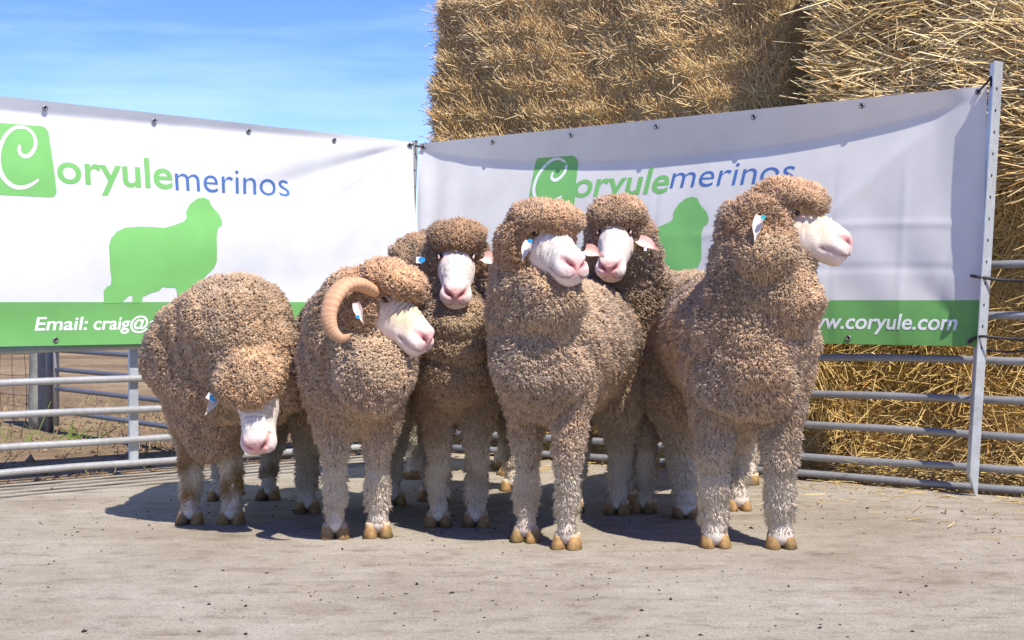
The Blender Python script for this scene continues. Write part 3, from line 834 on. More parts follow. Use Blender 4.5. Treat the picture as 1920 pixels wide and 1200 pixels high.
def core_mat(name, a, b_):
    m, N, L, b = new_mat(name)
    n = noise_node(N, L, 30, 6, 0.7, sc=(1, 1, 2.5)); n2 = noise_node(N, L, 3, 4)
    r = ramp(N, L, n.outputs["Fac"], [(0.3, a), (0.7, b_)]); r2 = ramp(N, L, n2.outputs["Fac"], [(0.3, (0.7,) * 3), (0.7, (1.15,) * 3)])
    L.new(mix(N, L, r.outputs["Color"], r2.outputs["Color"], 1.0, 'MULTIPLY'), b.inputs["Base Color"])
    b.inputs["Roughness"].default_value = 0.9; b.inputs["Specular IOR Level"].default_value = 0.1
    bump(N, L, b, n.outputs["Fac"], 0.9, 0.02)
    return m
M_CORE = {'short': core_mat("weathered_straw_core", (0.34, 0.23, 0.10), (0.62, 0.47, 0.24)), 'sheaf': core_mat("pale_straw_core", (0.34, 0.23, 0.10), (0.60, 0.45, 0.21)), 'loose': core_mat("golden_straw_core", (0.46, 0.29, 0.09), (0.70, 0.49, 0.19))}
M_TWINE = simple_mat("twine", (0.45, 0.30, 0.14), 0.8)
TG = 2.06
bale("weathered upper straw bale on the left, its ragged free end against the sky", -0.40, TG - 0.08, 1.275, 2.585, -0.50, 'short', 11, 26000, (-0.40, TG - 0.08, 1.55, 2.585))
bale("upper straw bale on the right with long stalks fanning left across the gap", TG + 0.16, 4.60, 1.285, 2.66, -0.30, 'sheaf', 23, 19000, (TG + 0.16, 3.9, 1.285, 2.66))
bale("golden lower straw bale behind the fence on the right", TG + 0.04, 4.55, -0.02, 1.262, -0.40, 'loose', 31, 21000, (TG + 0.04, 4.2, -0.02, 1.262))
bale("lower straw bale hidden behind the right banner, seen between the legs", -0.38, TG - 0.02, -0.02, 1.262, -0.44, 'loose', 47, 8000, (-0.2, TG - 0.02, -0.02, 0.72))

def litter():
    rg = np.random.default_rng(77)
    n = 5200
    t = rg.uniform(0.1, 4.2, n); off = -0.38 + np.abs(rg.normal(0, 0.16, n))
    far = rg.uniform(size=n) < 0.06; off[far] = rg.uniform(-0.1, 0.25, far.sum()) + 0.35 * rg.uniform(0, 1, far.sum()) ** 3 * 3
    pile = np.clip(0.16 * (1 - (off + 0.40) / 0.38), 0, 0.16) * rg.uniform(0, 1, n)
    z = np.where(off < 0.03, -0.025, 0.004) + pile + 0.004
    P = onp('R', t, z, off)
    a = rg.uniform(0, 6.28, n)
    D = np.stack([np.cos(a), np.sin(a), rg.normal(0.02, 0.14, n) * (off < 0.02)], -1)
    c = (np.array([0.50, 0.34, 0.12]) + (np.array([0.74, 0.57, 0.28]) - np.array([0.50, 0.34, 0.12])) * rg.uniform(0, 1, (n, 1))) * rg.uniform(0.7, 1.15, (n, 1))
    V, F, C = stalks(P, D, np.exp(rg.normal(math.log(0.07), 0.5, n)), rg.uniform(0.0015, 0.003, n), c, 0.1, rg)
    o = mesh_np("straw_litter", V, F, M_STRAW, col=C, smooth=False)
    tag(o, "loose straw fallen along the foot of the bales", None, kind="stuff")
litter()

# ------------------------------------------------------------------ paddock behind the left panel
gate_a = at(105, 0, 10.0); gate_b = at(330, 0, 8.72)
root = empty("pipe_gate", "dark grey pipe gate standing open behind the left fence", "gate", (gate_a[0], gate_a[1], 0))
for z in (0.495, 0.375, 0.255, 0.115, 0.64, 0.80):
    s = np.linspace(0, 1, 10)[:, None]
    pts = np.array([gate_a[0], gate_a[1], z]) * (1 - s) + np.array([gate_b[0], gate_b[1], z - 0.005]) * s
    V, F = tube(pts, 0.0145, 10); mesh_np("gate_rail", V, F, M_GATE, root)
V, F = tube(np.array([[gate_a[0], gate_a[1], 0.02], [gate_a[0], gate_a[1], 0.5], [gate_a[0], gate_a[1], 0.86]]), 0.019, 12); mesh_np("gate_stile", V, F, M_RAIL, root)
gp = at(97, 0, 10.15)
V, F = tube(np.array([[gp[0] - 0.012, gp[1], -0.03], [gp[0] - 0.012, gp[1], 0.9]]), 0.028, 8)
o = mesh_np("steel_post", V, F, M_GATE); tag(o, "dark steel hinge post beside the grey timber post", "post", None)
tp = at(76, 0, 10.4)
zz = np.linspace(-0.05, 1.0, 9)
pts = np.stack([tp[0] + 0.006 * np.sin(zz * 5), np.full(9, tp[1]), zz], -1)
V, F = tube(pts, 0.078 + 0.004 * np.sin(zz * 9), 18)
o = mesh_np("timber_post", V, F, M_TIMBER); tag(o, "thick grey round timber fence post behind the left fence", "post", None)
wroot = empty("wire_fence", "rusty wire mesh fence running left from the timber post", "fence", (tp[0], tp[1], 0))
wa = np.array([tp[0] + 0.09, tp[1] - 0.06]); wb = at(-260, 0, 11.2)[:2]
for z in (0.06, 0.19, 0.32, 0.45, 0.60, 0.76):
    s = np.linspace(0, 1, 16)[:, None]
    p2 = wa * (1 - s) + wb * s
    pts = np.concatenate([p2, (z + 0.006 * np.sin(s * 23 + z * 40))], -1)
    V, F = tube(pts, 0.0024, 5); mesh_np("wire", V, F, M_WIRE, wroot)
for k in range(14):
    s = 0.13 + k * 0.062; p = wa * (1 - s) + wb * s
    zz = np.linspace(0.0, 0.8, 8)
    V, F = tube(np.stack([p[0] + 0.008 * np.sin(zz * 9 + k), np.full(8, p[1]), zz], -1), 0.0024, 5); mesh_np("wire", V, F, M_WIRE, wroot)

def grass_field():
    rg = np.random.default_rng(19); n = 15000
    x = rg.uniform(-5.2, 0.6, n); y = rg.uniform(7.0, 17.0, n)
    behind = (((x - CO[0]) * NL[0] + (y - CO[1]) * NL[1]) < -0.05) & (((x - CO[0]) * NR[0] + (y - CO[1]) * NR[1]) > -2.0)
    cl = sine_noise(np.stack([x, y, 0 * x], -1), 0.9, 4, 3)
    d = -((x - CO[0]) * NL[0] + (y - CO[1]) * NL[1])
    keep = behind & (rg.uniform(size=n) < np.clip(0.32 + 0.5 * cl, 0.06, 1)) & ~((d < 0.75) & (rg.uniform(size=n) < 0.7))
    x, y, cl, d = x[keep], y[keep], cl[keep], d[keep]; n = len(x)
    hgt = np.exp(rg.normal(math.log(0.045), 0.5, n)) * np.where((d > 0.9) & (d < 2.6), 1.9, 0.8)
    a = rg.uniform(0, 6.28, n); lean = np.abs(rg.normal(0.9, 0.6, n))
    D = np.stack([np.cos(a) * lean, np.sin(a) * lean, np.ones(n)], -1)
    dry = np.array([0.46, 0.34, 0.17]); dark = np.array([0.20, 0.135, 0.07]); grn = np.array([0.16, 0.22, 0.05])
    k = rg.uniform(0, 1, (n, 1)); c = dark * (1 - k) + dry * k
    green = (np.abs(x + 2.75) < 0.35) & (np.abs(y - 9.3) < 0.5) | ((y > 13.4) & (y < 15.5) & (rg.uniform(size=n) < 0.45)) | (rg.uniform(size=n) < 0.03)
    c[green] = grn * rg.uniform(0.7, 1.5, (green.sum(), 1))
    V, F, C = stalks(np.stack([x, y, np.full(n, -0.03)], -1), D, hgt, rg.uniform(0.0016, 0.0032, n) * 1.4, c, 0.15, rg)
    o = mesh_np("dry_grass", V, F, M_GRASS, col=C, smooth=False)
    tag(o, "dry grass and weeds on the soil behind the left fence", None, kind="stuff")
    # clods of earth
    m = 2600
    x = rg.uniform(-4.6, 0.4, m); y = rg.uniform(7.0, 14.0, m)
    b_ = (((x - CO[0]) * NL[0] + (y - CO[1]) * NL[1]) < -0.0) & (((x - CO[0]) * NR[0] + (y - CO[1]) * NR[1]) > -1.5)
    x, y = x[b_], y[b_]; m = len(x)
    s = np.exp(rg.normal(math.log(0.010), 0.55, m)).clip(0.004, 0.04)
    base = np.array([(1, 0, 0), (0, 1, 0), (-1, 0, 0), (0, -1, 0), (0, 0, 0.8), (0, 0, -0.4)])
    V = base[None] * rg.uniform(0.6, 1.4, (m, 6, 1)) * s[:, None, None] + np.stack([x, y, np.full(m, -0.028)], -1)[:, None]
    f = np.array([(0, 1, 4), (1, 2, 4), (2, 3, 4), (3, 0, 4), (1, 0, 5), (2, 1, 5), (3, 2, 5), (0, 3, 5)])
    F = (f[None] + (np.arange(m) * 6)[:, None, None]).reshape(-1, 3)
    c = np.array([0.20, 0.14, 0.09]) * rg.uniform(0.5, 1.5, (m, 1))
    o = mesh_np("soil_clods", V.reshape(-1, 3), F, M_GRIT, col=np.repeat(c, 6, 0))
    tag(o, "brown clods of soil behind the left fence", None, kind="stuff")
grass_field()

# ------------------------------------------------------------------ rams
M_WOOL = attr_mat("wool_staples", 0.95, 420, 0.22, 0.5, 0.002, 0.08, 0.15)
M_HIDE = attr_mat("woolly_hide", 0.95, 260, 0.25, 0.8, 0.004, 0.08)
M_SKIN = attr_mat("face_skin", 0.7, 150, 0.10, 0.45, 0.0025, 0.25, 0.15, 0.05)
M_HORN = attr_mat("horn", 0.6, 90, 0.12, 0.3, 0.002, 0.3)
M_HOOF = attr_mat("hoof_horn", 0.8, 60, 0.38, 0.6, 0.004, 0.15)
def eye_mat():
    m, N, L, b = new_mat("amber_eye")
    n = noise_node(N, L, 120)
    r = ramp(N, L, n.outputs["Fac"], [(0.3, (0.015, 0.008, 0.004)), (0.8, (0.10, 0.05, 0.02))])
    L.new(r.outputs["Color"], b.inputs["Base Color"]); b.inputs["Roughness"].default_value = 0.12
    return m
M_EYE = eye_mat()
M_TAGW = simple_mat("tag_white", (0.80, 0.82, 0.82), 0.4, 0, 40, 0.05)
M_TAGB = simple_mat("tag_blue", (0.02, 0.30, 0.62), 0.4, 0, 40, 0.1)
M_TAGT = simple_mat("tag_teal", (0.03, 0.45, 0.50), 0.4, 0, 40, 0.1)
M_TAGK = simple_mat("tag_ink", (0.08, 0.09, 0.12), 0.6)

def ellipsoid(c, rad, axes=np.eye(3), nu=20, nv=12):
    V = []
    for j in range(1, nv):
        ph = math.pi * j / nv
        for i in range(nu):
            th = 2 * math.pi * i / nu
            V.append((math.sin(ph) * math.cos(th), math.sin(ph) * math.sin(th), math.cos(ph)))
    V += [(0, 0, 1), (0, 0, -1)]
    V = np.array(V) * rad
    V = V @ np.asarray(axes) + c
    F = []
    for j in range(nv - 2):
        for i in range(nu):
            a, b = j * nu + i, j * nu + (i + 1) % nu
            F.append((a, a + nu, b + nu, b))
    t, s = len(V) - 2, len(V) - 1
    for i in range(nu):
        F.append((t, i, (i + 1) % nu)); F.append((s, (nv - 2) * nu + (i + 1) % nu, (nv - 2) * nu + i))
    return V, F
def cone(a, b, ra, rb):
    V, F = tube(np.array([a, (np.array(a) + b) / 2, b]), [ra, (ra + rb) / 2, rb], 16)
    return [(V, F), ellipsoid(np.array(a), (ra,) * 3, nu=16, nv=10), ellipsoid(np.array(b), (rb,) * 3, nu=16, nv=10)]

def nub_mesh(P, D, Lg, rad, cr, ct, curl, rg):
    """short blunt staple tips: a ring of three and a tip"""
    n = len(P); D = nrm(D)
    A = nrm(np.cross(D, nrm(rg.normal(size=(n, 3))))); B = np.cross(D, A)
    V = np.zeros((n, 4, 3)); C = np.zeros((n, 4, 3))
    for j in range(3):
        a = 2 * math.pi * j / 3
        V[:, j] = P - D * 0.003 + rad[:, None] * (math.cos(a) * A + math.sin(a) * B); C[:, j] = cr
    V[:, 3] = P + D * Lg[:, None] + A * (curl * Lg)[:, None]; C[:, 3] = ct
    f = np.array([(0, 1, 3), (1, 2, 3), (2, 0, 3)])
    F = (f[None] + (np.arange(n) * 4)[:, None, None]).reshape(-1, 3)
    return V.reshape(-1, 3), F, C.reshape(-1, 3)

def cells(Q, size, seed):
    """jittered grid cells (staples): nearest centre, distance and a random number per cell"""
    q = Q / size; base = np.floor(q).astype(np.int64)
    best = np.full(len(Q), 9.0); cen = np.zeros_like(Q); rid = np.zeros(len(Q))
    for dx in (-1, 0, 1):
        for dy in (-1, 0, 1):
            for dz in (-1, 0, 1):
                c = base + np.array([dx, dy, dz])
                h = (c[:, 0] * 73856093) ^ (c[:, 1] * 19349663) ^ (c[:, 2] * 83492791) ^ (seed * 2654435)
                r = [((h * k) & 0xFFFFF) / 0xFFFFF for k in (1103515245, 22695477, 1664525)]
                p = c + np.stack(r, -1)
                d = np.linalg.norm(q - p, axis=1); m = d < best
                best[m] = d[m]; cen[m] = p[m] * size; rid[m] = ((h[m] * 69069) & 0xFFFF) / 0xFFFF
    return cen, best, rid

def smooth_interp(x, xs, ys):
    y = np.interp(x, xs, ys)
    for _ in range(10): y[1:-1] = 0.25 * y[:-2] + 0.5 * y[1:-1] + 0.25 * y[2:]
    return y
FS = 1.08
def face_mesh(M, s, wrinkle, tint, pinkness=1.0):
    """bare face from under the forelock to the lips, in head axes (forward, left, up) -> world"""
    nx, na = 96, 56
    xs = [-0.07, -0.03, 0.01, 0.04, 0.07, 0.10, 0.13, 0.155, 0.175, 0.188, 0.195]
    ws = [0.056, 0.063, 0.066, 0.063, 0.057, 0.051, 0.049, 0.0495, 0.048, 0.043, 0.030]
    zt = [0.050, 0.056, 0.054, 0.049, 0.041, 0.032, 0.021, 0.011, 0.001, -0.010, -0.024]
    zb = [-0.09, -0.098, -0.102, -0.102, -0.100, -0.099, -0.101, -0.104, -0.103, -0.096, -0.080]
    x = np.concatenate([np.linspace(-0.07, 0.15, 58, endpoint=False), np.linspace(0.15, 0.195, nx - 58)])
    W, T, B = (smooth_interp(x, xs, q) for q in (ws, zt, zb))
    th = np.linspace(0, 2 * np.pi, na, endpoint=False)
    X = np.repeat(x[:, None], na, 1); cs, sn = np.cos(th)[None], np.sin(th)[None]
    mid = ((T + B) / 2)[:, None]; hh = ((T - B) / 2)[:, None]
    Y = W[:, None] * np.sign(cs) * np.abs(cs) ** 0.85 * (1 - 0.20 * np.clip(sn, 0, 1) - 0.10 * np.clip(-sn, 0, 1))
    Z = mid + hh * np.sign(sn) * np.abs(sn) ** 0.85
    X, Y, Z = X.ravel(), Y.ravel(), Z.ravel()
    P = np.stack([X, Y, Z], -1)
    cen = np.stack([np.minimum(X, 0.165), 0 * Y, np.repeat(mid, na, 1).ravel()], -1)
    Nn = nrm(P - cen)
    g = lambda cx, cy, cz, r: np.exp(-(((X - cx) ** 2 + (np.abs(Y) - cy) ** 2 + (Z - cz) ** 2) / r ** 2))
    d = np.zeros(len(X))
    d += 0.008 * g(0.035, 0.058, 0.040, 0.018)                     # brow
    d += 0.004 * g(0.055, 0.054, 0.005, 0.018)                     # cheekbone
    d += 0.006 * g(0.163, 0.043, -0.050, 0.022)                    # upper lip pads
    d -= 0.004 * g(0.115, 0.046, -0.030, 0.022)
    d += 0.004 * g(0.178, 0.026, -0.012, 0.012)                    # nostril wing
    # nostrils: slanted comma slits
    u = (np.abs(Y) - 0.026) * 0.75 + (Z + 0.027) * 0.66; v = -(np.abs(Y) - 0.026) * 0.66 + (Z + 0.027) * 0.75
    nos = np.exp(-((u / 0.0165) ** 2 + ((v + 0.25 * u) / 0.0075) ** 2)) * (X > 0.15)
    d -= 0.017 * nos
    phil = np.exp(-((Y / 0.0022) ** 2)) * np.exp(-(((Z + 0.052) / 0.014) ** 2)) * (X > 0.17)
    d -= 0.003 * phil
    zm = -0.069 + 0.10 * np.clip(0.165 - X, 0, 1) + 0.004 * np.sin((X - 0.1) * 40)
    mouth = np.exp(-(((Z - zm) / 0.0036) ** 2)) * np.clip((X - 0.105) / 0.02, 0, 1)
    d -= 0.0075 * mouth
    low = np.clip((zm - Z) / 0.01, 0, 1) * np.clip((X - 0.12) / 0.04, 0, 1)
    wr = np.clip((X - 0.045) / 0.02, 0, 1) * np.clip((0.145 - X) / 0.02, 0, 1) * np.clip((Z + 0.045) / 0.03, 0, 1)
    wn_ = sine_noise(P, 22, int(wrinkle * 10) + 3, 2)
    wv = np.sin(2 * np.pi * (X + 0.12 * np.abs(Y) + 0.004 * wn_) / 0.0135) * wr * np.clip(0.6 + 0.6 * wn_, 0, 1.2)
    d += wrinkle * 0.0040 * np.sin(2 * np.pi * (X + 0.12 * np.abs(Y) + 0.004 * wn_) / 0.0135) * wr * np.clip(0.6 + 0.6 * wn_, 0, 1.2) + 0.0012 * sine_noise(P, 30, 5, 2) * np.clip((X - 0.02) / 0.03, 0, 1)
    P = P + Nn * d[:, None]
    P[:, 0] -= 0.010 * low
    eyep = np.exp(-(((X - 0.032) ** 2 + (np.abs(Y) - 0.060) ** 2 + (Z - 0.022) ** 2) / 0.016 ** 2))
    # colours
    white = np.array([0.74, 0.67, 0.595]); pink = np.array([0.74, 0.40, 0.37]); dk = np.array([0.22, 0.06, 0.06]); yel = np.array([0.72, 0.55, 0.33])
    c = np.tile(white, (len(X), 1))
    bridge = np.clip((Z - mid.repeat(na, 1).ravel() + 0.02) / 0.04, 0, 1) * np.clip((0.17 - X) / 0.04, 0, 1)
    side = np.clip(1 - bridge, 0, 1) * np.clip((0.15 - X) / 0.05, 0, 1)
    c += (np.array([0.70, 0.56, 0.49]) - c) * (0.55 * side)[:, None]
    gr = np.clip(sine_noise(np.stack([X, Y, Z], -1), 9, 13, 2), 0, 1) * 0.55
    c += (np.array([0.56, 0.45, 0.37]) - c) * gr[:, None]
    c += (yel - c) * (tint * bridge)[:, None]
    pk = np.clip(1.25 * np.exp(-(((X - 0.192) ** 2 + (Y / 1.1) ** 2 + (Z + 0.034) ** 2) / 0.033 ** 2)), 0, 1) * pinkness
    c += (pink - c) * pk[:, None]
    pk2 = np.clip(np.exp(-(((X - 0.05) ** 2 + (np.abs(Y) - 0.055) ** 2 + (Z - 0.015) ** 2) / 0.022 ** 2)), 0, 1) * 0.55
    c += (np.array([0.72, 0.45, 0.40]) - c) * pk2[:, None]
    c += (np.array([0.30, 0.14, 0.11]) - c) * np.clip(eyep * 0.9, 0, 1)[:, None]
    c = c * (1 - 0.16 * min(1, wrinkle) * np.clip(-wv, 0, 1)[:, None] * np.array([0.6, 1.0, 1.2]))
    mot = sine_noise(np.stack([X, Y, Z], -1), 28, 9, 2)[:, None]
    c = c * (1 + 0.05 * mot * np.array([0.3, 1.0, 1.0]))
    c += (np.array([0.70, 0.30, 0.29]) - c) * np.clip(nos * 2.2, 0, 1)[:, None]
    c += (dk - c) * np.clip(nos * 2.2 - 0.9, 0, 1)[:, None]
    c += (np.array([0.34, 0.15, 0.13]) - c) * np.clip(mouth * 1.0, 0, 1)[:, None]
    c += (np.array([0.78, 0.60, 0.54]) - c) * (0.5 * low)[:, None]
    F = [(i * na + j, (i + 1) * na + j, (i + 1) * na + (j + 1) % na, i * na + (j + 1) % na) for i in range(nx - 1) for j in range(na)]
    P = np.concatenate([P, [[0.1965 - 0.004, 0, -0.052]]]); c = np.concatenate([c, [pink]])
    F += [((nx - 1) * na + j, nx * na, (nx - 1) * na + (j + 1) % na) for j in range(na)]
    return M((P * FS + np.array([0.004, 0, -0.010])) * s), F, c

def ear_mesh(base, tip, nrmv, wid, inner, outer, cup=0.35):
    base, tip = np.array(base), np.array(tip); ax = tip - base; Ln = np.linalg.norm(ax); ax = ax / Ln
    nv_ = nrm(np.array(nrmv, float) - ax * np.dot(nrmv, ax)); sd = np.cross(nv_, ax)
    nl, nw = 14, 9; V = []; C = []
    for face in (1, -1):
        for i in range(nl):
            s = i / (nl - 1)
            w = wid * (0.42 + 0.58 * math.sin(math.pi * min(1, s * 1.15 + 0.12)) ** 0.8) * (1 - s ** 4 * 0.96) 
            for j in range(nw):
                q = j / (nw - 1) * 2 - 1
                edge = (1 - abs(q) ** 6) * (1 - s ** 10)
                V.append(base + ax * Ln * s + sd * w * 0.5 * q + nv_ * (wid * cup * (q * q - 0.4) * (1 - 0.4 * s) + 0.0028 * face * edge - 0.012 * s * s))
                C.append(np.array(inner if face > 0 else outer) * (1 - 0.0 * abs(q)))
    F = []
    for fi in range(2):
        o = fi * nl * nw
        for i in range(nl - 1):
            for j in range(nw - 1):
                k = o + i * nw + j; f = (k, k + 1, k + nw + 1, k + nw)
                F.append(f if fi == 0 else tuple(reversed(f)))
    return np.array(V), F, np.array(C)

def hoof_mesh(foot, fwd, yaw_out, s=1.0, tone=0):
    """two claws side by side meeting under the coronet"""
    f = np.array([fwd[0], fwd[1], 0]); l = np.array([-fwd[1], fwd[0], 0]); up = np.array([0, 0, 1.0])
    V = []; F = []; C = []
    for sd in (-1, 1):
        o = len(V); n = 14
        rings = [(0.000, 1.0, 0.0), (0.004, 1.03, 0.0), (0.022, 0.90, -0.006), (0.040, 0.76, -0.013), (0.056, 0.66, -0.018)]
        for z, k, sh in rings:
            for i in range(n):
                a = 2 * math.pi * i / n; ca, sa = math.cos(a), math.sin(a)
                ln = 0.047 * (1.0 if ca > 0 else 0.72); pw = abs(sa) ** (1.25 if ca > 0 else 0.85) * (1 if sa > 0 else -1)
                xx = ca * ln * k + sh; yy = pw * 0.0255 * k
                if ca > 0: yy -= sd * 0.006 * ca * ca
                xr = xx * math.cos(0.12 * sd) - yy * math.sin(0.12 * sd); yr = xx * math.sin(0.12 * sd) + yy * math.cos(0.12 * sd)
                V.append(np.array(foot) + s * (f * xr + l * (yr + sd * 0.0262) + up * z * 0.9))
                t = z / 0.056
                dark = np.array([0.085, 0.065, 0.025]) if (tone + (sd > 0)) % 3 == 1 else np.array([0.21, 0.125, 0.05])
                C.append(dark * (1 - t) + np.array([0.44, 0.27, 0.115]) * t if z < 0.05 else np.array([0.62, 0.48, 0.36]))
        for r in range(len(rings) - 1):
            for i in range(n):
                F.append((o + r * n + i, o + r * n + (i + 1) % n, o + (r + 1) * n + (i + 1) % n, o + (r + 1) * n + i))
        F.append(tuple(o + i for i in reversed(range(n)))); F.append(tuple(o + (len(rings) - 1) * n + i for i in range(n)))
    return np.array(V), F, np.array(C)

CAMP = np.array([0, 0, CAM_H])
def make_ram(sp):
    rg = np.random.default_rng(sp['seed'])
    S = sp.get('scale', 1.0)
    ff = [np.array([*p, 0.0]) for p in sp['front']]; rf = [np.array([*p, 0.0]) for p in sp['rear']]
    fc, rc = (ff[0] + ff[1]) / 2, (rf[0] + rf[1]) / 2
    b = nrm(fc - rc); l = np.array([-b[1], b[0], 0]); up = np.array([0, 0, 1.0])
    root = empty("merino_ram", sp['label'], "ram", tuple((fc + rc) / 2), "merino rams standing in the yard")
    mid = (fc + rc) / 2; half = np.linalg.norm(fc - rc) / 2
    hb, zb, hw = sp['back'], sp['belly'], sp['hw']      # bare body; the staples add about 3 cm
    zc, hh = (hb + zb) / 2, (hb - zb) / 2
    prims = []; tags = []
    # torso rings
    st = [(-half - 0.20, 0.02, 0.12, 0.16), (-half - 0.17, 0.03, 0.55, 0.62), (-half - 0.08, 0.03, 0.86, 0.90), (-half + 0.08, 0.02, 1.0, 1.0), (0, 0, 1.04, 1.02), (half - 0.10, 0.0, 1.0, 1.0),
          (half + 0.02, -0.005, 0.90, 0.95), (half + 0.09, -0.01, 0.72, 0.80), (half + 0.13, -0.015, 0.52, 0.60), (half + 0.15, -0.02, 0.15, 0.2)]
    fd = sp.get('fdrop', 0.0)
    st = [(s_, dz - fd * min(1, max(0, (s_ + 0.05) / (half + 0.05))), kw * (1 - 1.1 * fd * (s_ > 0)), kh) for s_, dz, kw, kh in st]
    na = 28; V = []
    for s_, dz, kw, kh in st:
        for i in range(na):
            a = 2 * math.pi * i / na; ca, sa = math.cos(a), math.sin(a)
            kx = 1.0 - 0.10 * max(0, sa) - 0.24 * max(0, -sa)
            V.append(mid + b * s_ + l * hw * kw * kx * math.copysign(abs(ca) ** 0.9, ca) + up * (zc + dz + hh * kh * math.copysign(abs(sa) ** 0.95, sa)))
    F = [(i * na + j, i * na + (j + 1) % na, (i + 1) * na + (j + 1) % na, (i + 1) * na + j) for i in range(len(st) - 1) for j in range(na)]
    F.append(tuple(reversed(range(na)))); F.append(tuple((len(st) - 1) * na + j for j in range(na)))
    geo = [(np.array(V), F)]
    segs = []                                            # (a, b, ra, rb, tag)
    segs.append((mid - b * half, mid + b * half, hh, hh, 'torso'))
    # head frame
    C = at(*sp['head']); phi, pit, roll = R(sp['yaw']), R(sp['pitch']), R(sp.get('roll', 0))
    hs = sp.get('hs', 1.0)
    f = np.array([math.sin(phi) * math.cos(pit), -math.cos(phi) * math.cos(pit), -math.sin(pit)])
    hl = nrm(np.cross(up, f)); hu = np.cross(f, hl)
    hl, hu = hl * math.cos(roll) + hu * math.sin(roll), hu * math.cos(roll) - hl * math.sin(roll)
    A = np.stack([f, hl, hu])
    M = lambda P: np.atleast_2d(P) @ A + C
    hp = lambda x, y, z: C + (f * x + hl * y + hu * z) * hs
    def ell(x, y, z, rx, ry, rz, tg):
        c = hp(x, y, z); geo.append(ellipsoid(c, np.array([rx, ry, rz]) * hs, A)); segs.append((c - f * rx * hs * 0.35, c + f * rx * hs * 0.35, (ry + rz) / 2 * hs, (ry + rz) / 2 * hs, tg))
    cap = sp.get('cap', 1.0)
    ell(-0.012 + 0.02 * cap, 0, 0.056 + sp.get('capz', 0.0), 0.092 + 0.018 * cap, 0.106, 0.046, 'cap')
    ell(-0.050, 0, -0.008, 0.076, 0.104, 0.076, 'cap')
    ck = sp.get('cheek', 1.0)
    for sd in (-1, 1): ell(-0.040 - 0.02 * (ck - 1), sd * 0.062, -0.035 - 0.08 * (ck - 1), 0.068 * ck, 0.058 * ck, 0.082 * ck, 'cheek')
    ell(-0.055, 0, -0.085, 0.085, 0.082, 0.066, 'cheek')
    jw = sp.get('jowl', 1.0)
    if jw > 0: ell(-0.015 + sp.get('jowlx', 0.0), 0, -0.135, 0.085 * jw, 0.088 * jw, 0.070 * jw, 'neck')
    # neck: crest and throat
    n0 = fc + b * sp.get('n0f', 0.0) + up * sp.get('n0z', hb - 0.235); n1 = hp(-0.070, 0, -0.075)
    nm = (n0 + n1) / 2 + b * sp.get('nmf', 0.03) + up * sp.get('nmz', 0.0)
    r0, r1 = sp.get('nr0', 0.20), sp.get('nr1', 0.125)
    for a_, b_, ra, rb in ((n0, nm, r0, (r0 + r1) / 2 * 1.0), (nm, n1, (r0 + r1) / 2, r1)):
        geo += cone(a_, b_, ra, rb); segs.append((a_, b_, ra, rb, 'neck'))
    # dewlap
    dl = fc + b * 0.10 + up * (zb + 0.20)
    dj = hp(-0.02, 0, -0.15)
    geo += cone(dj, dl, 0.085, 0.13); segs.append((dj, dl, 0.085, 0.13, 'neck'))
    for (px_, py_, d_, rx_, ry_, rz_) in sp.get('rolls', []):
        rcn = at(px_, py_, d_); geo.append(ellipsoid(rcn, np.array([rx_, ry_, rz_]))); segs.append((rcn, rcn + up * 0.01, (rx_ + ry_ + rz_) / 3, (rx_ + ry_ + rz_) / 3, 'neck'))
    # legs
    lt = sp.get('leg', 1.0)
    for k, p in enumerate(ff):
        sd = 1 if np.dot(p - fc, l) > 0 else -1
        top = fc + l * sd * hw * 0.44 + up * (zb + 0.17) - b * 0.03
        elb = p * 0.75 + (top * np.array([1, 1, 0])) * 0.25 - b * 0.02 + up * (zb + 0.015)
        knee = p - b * 0.022 + up * 0.232; kt = p - b * 0.018 + up * 0.285; can = p - b * 0.026 + up * 0.165; fet = p - b * 0.018 + up * 0.105; pas = p - b * 0.006 + up * 0.042
        for a_, b_, ra, rb, tg in ((top, elb, 0.092, 0.062, 'leg_up'), (elb, kt, 0.060, 0.044, 'leg_up'), (kt, knee, 0.044, 0.034, 'leg_up'), (knee, can, 0.034, 0.037, 'leg_low'), (can, fet, 0.037, 0.033, 'leg_low'), (fet, pas, 0.030, 0.035, 'pastern')):
            geo += cone(a_, b_, ra * lt, rb * lt); segs.append((a_, b_, ra * lt, rb * lt, tg))
    for k, p in enumerate(rf):
        sd = 1 if np.dot(p - rc, l) > 0 else -1
        hip = rc + l * sd * hw * 0.52 + up * (zb + 0.20) - b * 0.02
        sti = p * 0.5 + (hip * np.array([1, 1, 0])) * 0.5 + b * 0.03 + up * (zb + 0.04)
        hock = p - b * 0.085 + up * 0.245; can = p - b * 0.065 + up * 0.165; fet = p - b * 0.035 + up * 0.105; pas = p - b * 0.008 + up * 0.042
        for a_, b_, ra, rb, tg in ((hip, sti, 0.15, 0.115, 'leg_up'), (sti, hock, 0.092, 0.050, 'leg_up'), (hock, can, 0.044, 0.037, 'leg_low'), (can, fet, 0.037, 0.033, 'leg_low'), (fet, pas, 0.030, 0.035, 'pastern')):
            geo += cone(a_, b_, ra * lt, rb * lt); segs.append((a_, b_, ra * lt, rb * lt, tg))
    # scrotum / tail stub are hidden from the yard side; the tail is a short docked stump
    tl = mid - b * (half + 0.16) + up * (hb - 0.10)
    geo += cone(tl, tl - b * 0.05 - up * 0.10, 0.05, 0.04); segs.append((tl, tl - b * 0.05 - up * 0.1, 0.05, 0.04, 'torso'))
    Vg, Fg = merge(geo)
    me = bpy.data.meshes.new("tmp"); me.from_pydata([tuple(v) for v in Vg], [], Fg); me.update()
    ob = bpy.data.objects.new("tmp", me); COL.objects.link(ob)
